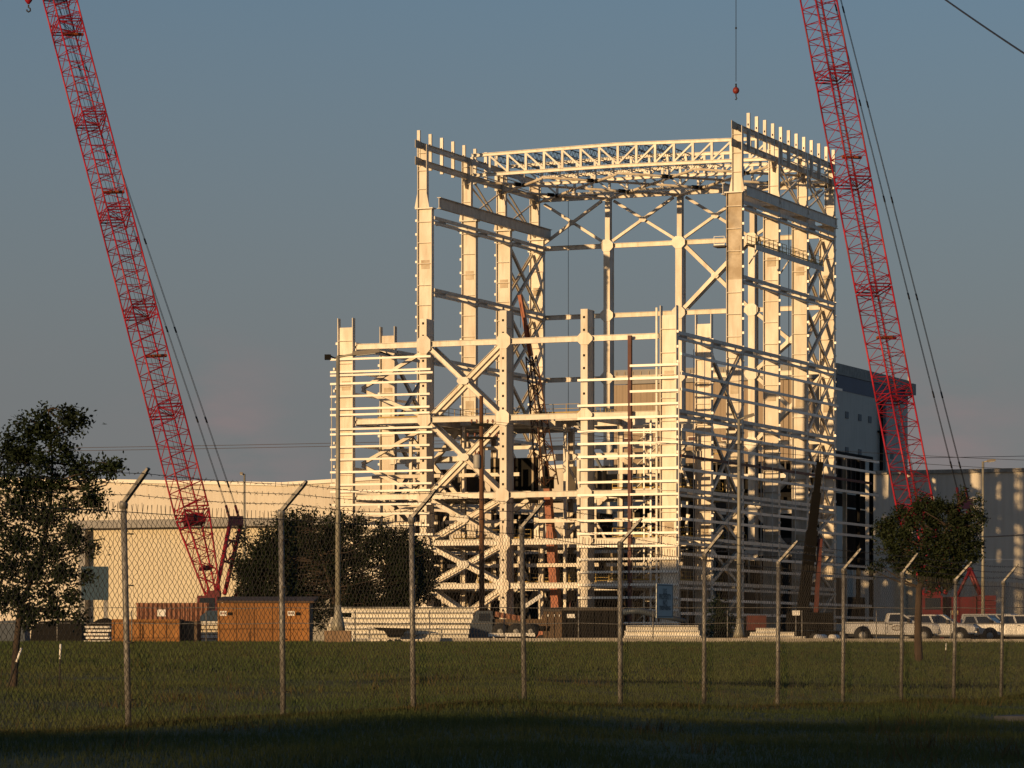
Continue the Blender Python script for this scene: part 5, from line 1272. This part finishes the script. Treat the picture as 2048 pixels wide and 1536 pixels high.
BT += [(478, 1120, 14), (486, 1075, 16), (480, 1150, 16), (490, 1190, 20), (500, 1225, 26), (560, 1230, 34), (640, 1235, 34), (720, 1232, 30), (780, 1215, 24)]
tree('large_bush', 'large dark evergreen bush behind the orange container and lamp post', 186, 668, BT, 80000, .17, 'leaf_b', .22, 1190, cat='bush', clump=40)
tree('low_shrub', 'low green shrub beside the second lamp post footing', 186, 1440, [(1440, 1235, 24), (1432, 1262, 24), (1448, 1255, 20), (1438, 1212, 14)], 2200, .15, 'leaf_a', .05, 1255, cat='shrub', clump=16)
# unseen trees put in behind the photographer, outside the picture, to shade the near grass
def shade_tree(x, y, h, lab, src=None):
    K = thing('shade_tree', (x, y, g(x, y)), lab, 'tree', 'trees outside the picture')
    if src:
        for ch in src.children:
            c_ = ch.copy(); COL.objects.link(c_); c_.parent = K
        s = h / 10.0; K.scale = (s, s, s); K.rotation_euler.z = random.uniform(0, 6); return K
    b = V(x, y, g(x, y)); mb = MB(); wood(mb, b - Z * .3, b + Z * 5, .3, .2, .02)
    C = []; Rr = []
    for k in range(26):
        a = random.uniform(0, 6.28); hz_ = random.uniform(1.2, 8.6); rr = 3.0 * math.sin(math.pi * min(1, (hz_ + 1.5) / 11)) * random.uniform(.3, 1)
        C.append(b + V(rr * math.cos(a), rr * math.sin(a), hz_)); Rr.append(random.uniform(1.0, 1.6))
        wood(mb, b + Z * min(5, hz_ * .7), C[-1], .08, .03)
    mb.build('trunk', 'bark', K)
    vs, fs, cc = leaves(C, Rr, 6500, .26, clump=16); np_mesh('crown', vs, fs, 'leaf_b', K)['kind'] = 'stuff'
    return K
sd = Vector((sun_dir.x, sun_dir.y, 0)).normalized(); se = Vector((-sd.y, sd.x, 0))
if se.x < 0: se = -se
first = None
ords2 = ('first', 'second', 'third', 'fourth', 'fifth', 'sixth', 'seventh', 'eighth', 'ninth', 'tenth', 'eleventh', 'twelfth', 'thirteenth', 'fourteenth')
for i in range(11):
    l_ = -17.6 + i * 3.9; p = se * l_ + sd * (56 + (i % 3) * 4)
    T_ = shade_tree(p.x, p.y, 13.5 + (i % 2), 'unseen shade tree behind the photographer, %s from the left of its row, outside the picture' % ords2[i], first)
    if first is None: first = T_; T_.scale = (1.35,) * 3

# ------------------------------------------------------------------ grass
def blades(n, x, y, hmin, hmax, wd, name, m):
    ok = ~((x > 5.5) & (y > 40.8 - (x - 5.7) * .2) & (y < 44.1 + (x - 6.3) * .09)); x, y = x[ok], y[ok]
    z = g_arr(x, y); N = len(x); h = rng.uniform(hmin, hmax, N) * (0.75 + .5 * (np.sin(x * 1.3 + y * .7) * np.sin(y * .9 - x * .4) * .5 + .5))
    a = rng.uniform(0, 2 * math.pi, N); w_ = wd * rng.uniform(.6, 1.3, N); ln = rng.normal(0, .35, (N, 2)) * h[:, None]
    p0 = np.stack([x - np.cos(a) * w_, y - np.sin(a) * w_, z - .01], 1); p1 = np.stack([x + np.cos(a) * w_, y + np.sin(a) * w_, z - .01], 1); p2 = np.stack([x + ln[:, 0], y + ln[:, 1], z + h], 1)
    vs = np.stack([p0, p1, p2], 1).reshape(-1, 3); fs = np.arange(N * 3).reshape(-1, 3)
    o_ = np_mesh(name, vs, fs, m); o_['kind'] = 'stuff'; return o_
def fan(n, d0, d1, pw=1.0, marg=1.12):
    y = d0 + (d1 - d0) * rng.random(n) ** pw; x = (rng.random(n) * 2 - 1) * .1463 * marg * y; return x, y
x, y = fan(230000, 19.5, 62, .85)
o_ = blades(0, x, y, .025, .07, .0045, 'grass', 'blade_green'); o_['label'] = 'short mown grass on both sides of the chain link fence'; o_['category'] = 'grass'
x, y = fan(230000, 60, 151, .9)
o_ = blades(0, x, y, .05, .13, .012, 'grass', 'blade_green'); o_['label'] = 'grass bank rising to the yard beyond the fence'; o_['category'] = 'grass'
# dry strip at the foot of the fence
t = rng.uniform(-6, 40, 30000); s = np.abs(rng.normal(0, .55, 30000)) * np.interp(t, [0, 18, 32], [.35, .6, 2.6]) - .12
x = -3.35 + FD.x * t + FN.x * s; y = 30.6 + FD.y * t + FN.y * s
o_ = blades(0, x, y, .02, .06, .0045, 'dry_grass', 'blade_dry'); o_['label'] = 'dry brown grass along the foot of the chain link fence'; o_['category'] = 'grass'
# taller weeds along the fence and here and there in the bank
t = rng.uniform(-6, 40, 9000); s = rng.normal(-.05, .16, 9000)
x = np.concatenate([-3.35 + FD.x * t + FN.x * s]); y = np.concatenate([30.6 + FD.y * t + FN.y * s])
cl = rng.random(9000) < (np.sin(t * 2.3) * np.sin(t * .71 + 1) * .5 + .45)
o_ = blades(0, x[cl], y[cl], .06, .17, .004, 'weeds', 'blade_green'); o_['label'] = 'taller weeds in tufts along the foot of the fence'; o_['category'] = 'weeds'
cx, cy = fan(260, 24, 130, .8); k_ = rng.integers(0, 260, 7000)
x = cx[k_] + rng.normal(0, .16, 7000); y = cy[k_] + rng.normal(0, .22, 7000)
o_ = blades(0, x, y, .08, .2, .007, 'grass_tufts', 'blade_dry'); o_['label'] = 'scattered drier tufts in the mown grass'; o_['category'] = 'grass'
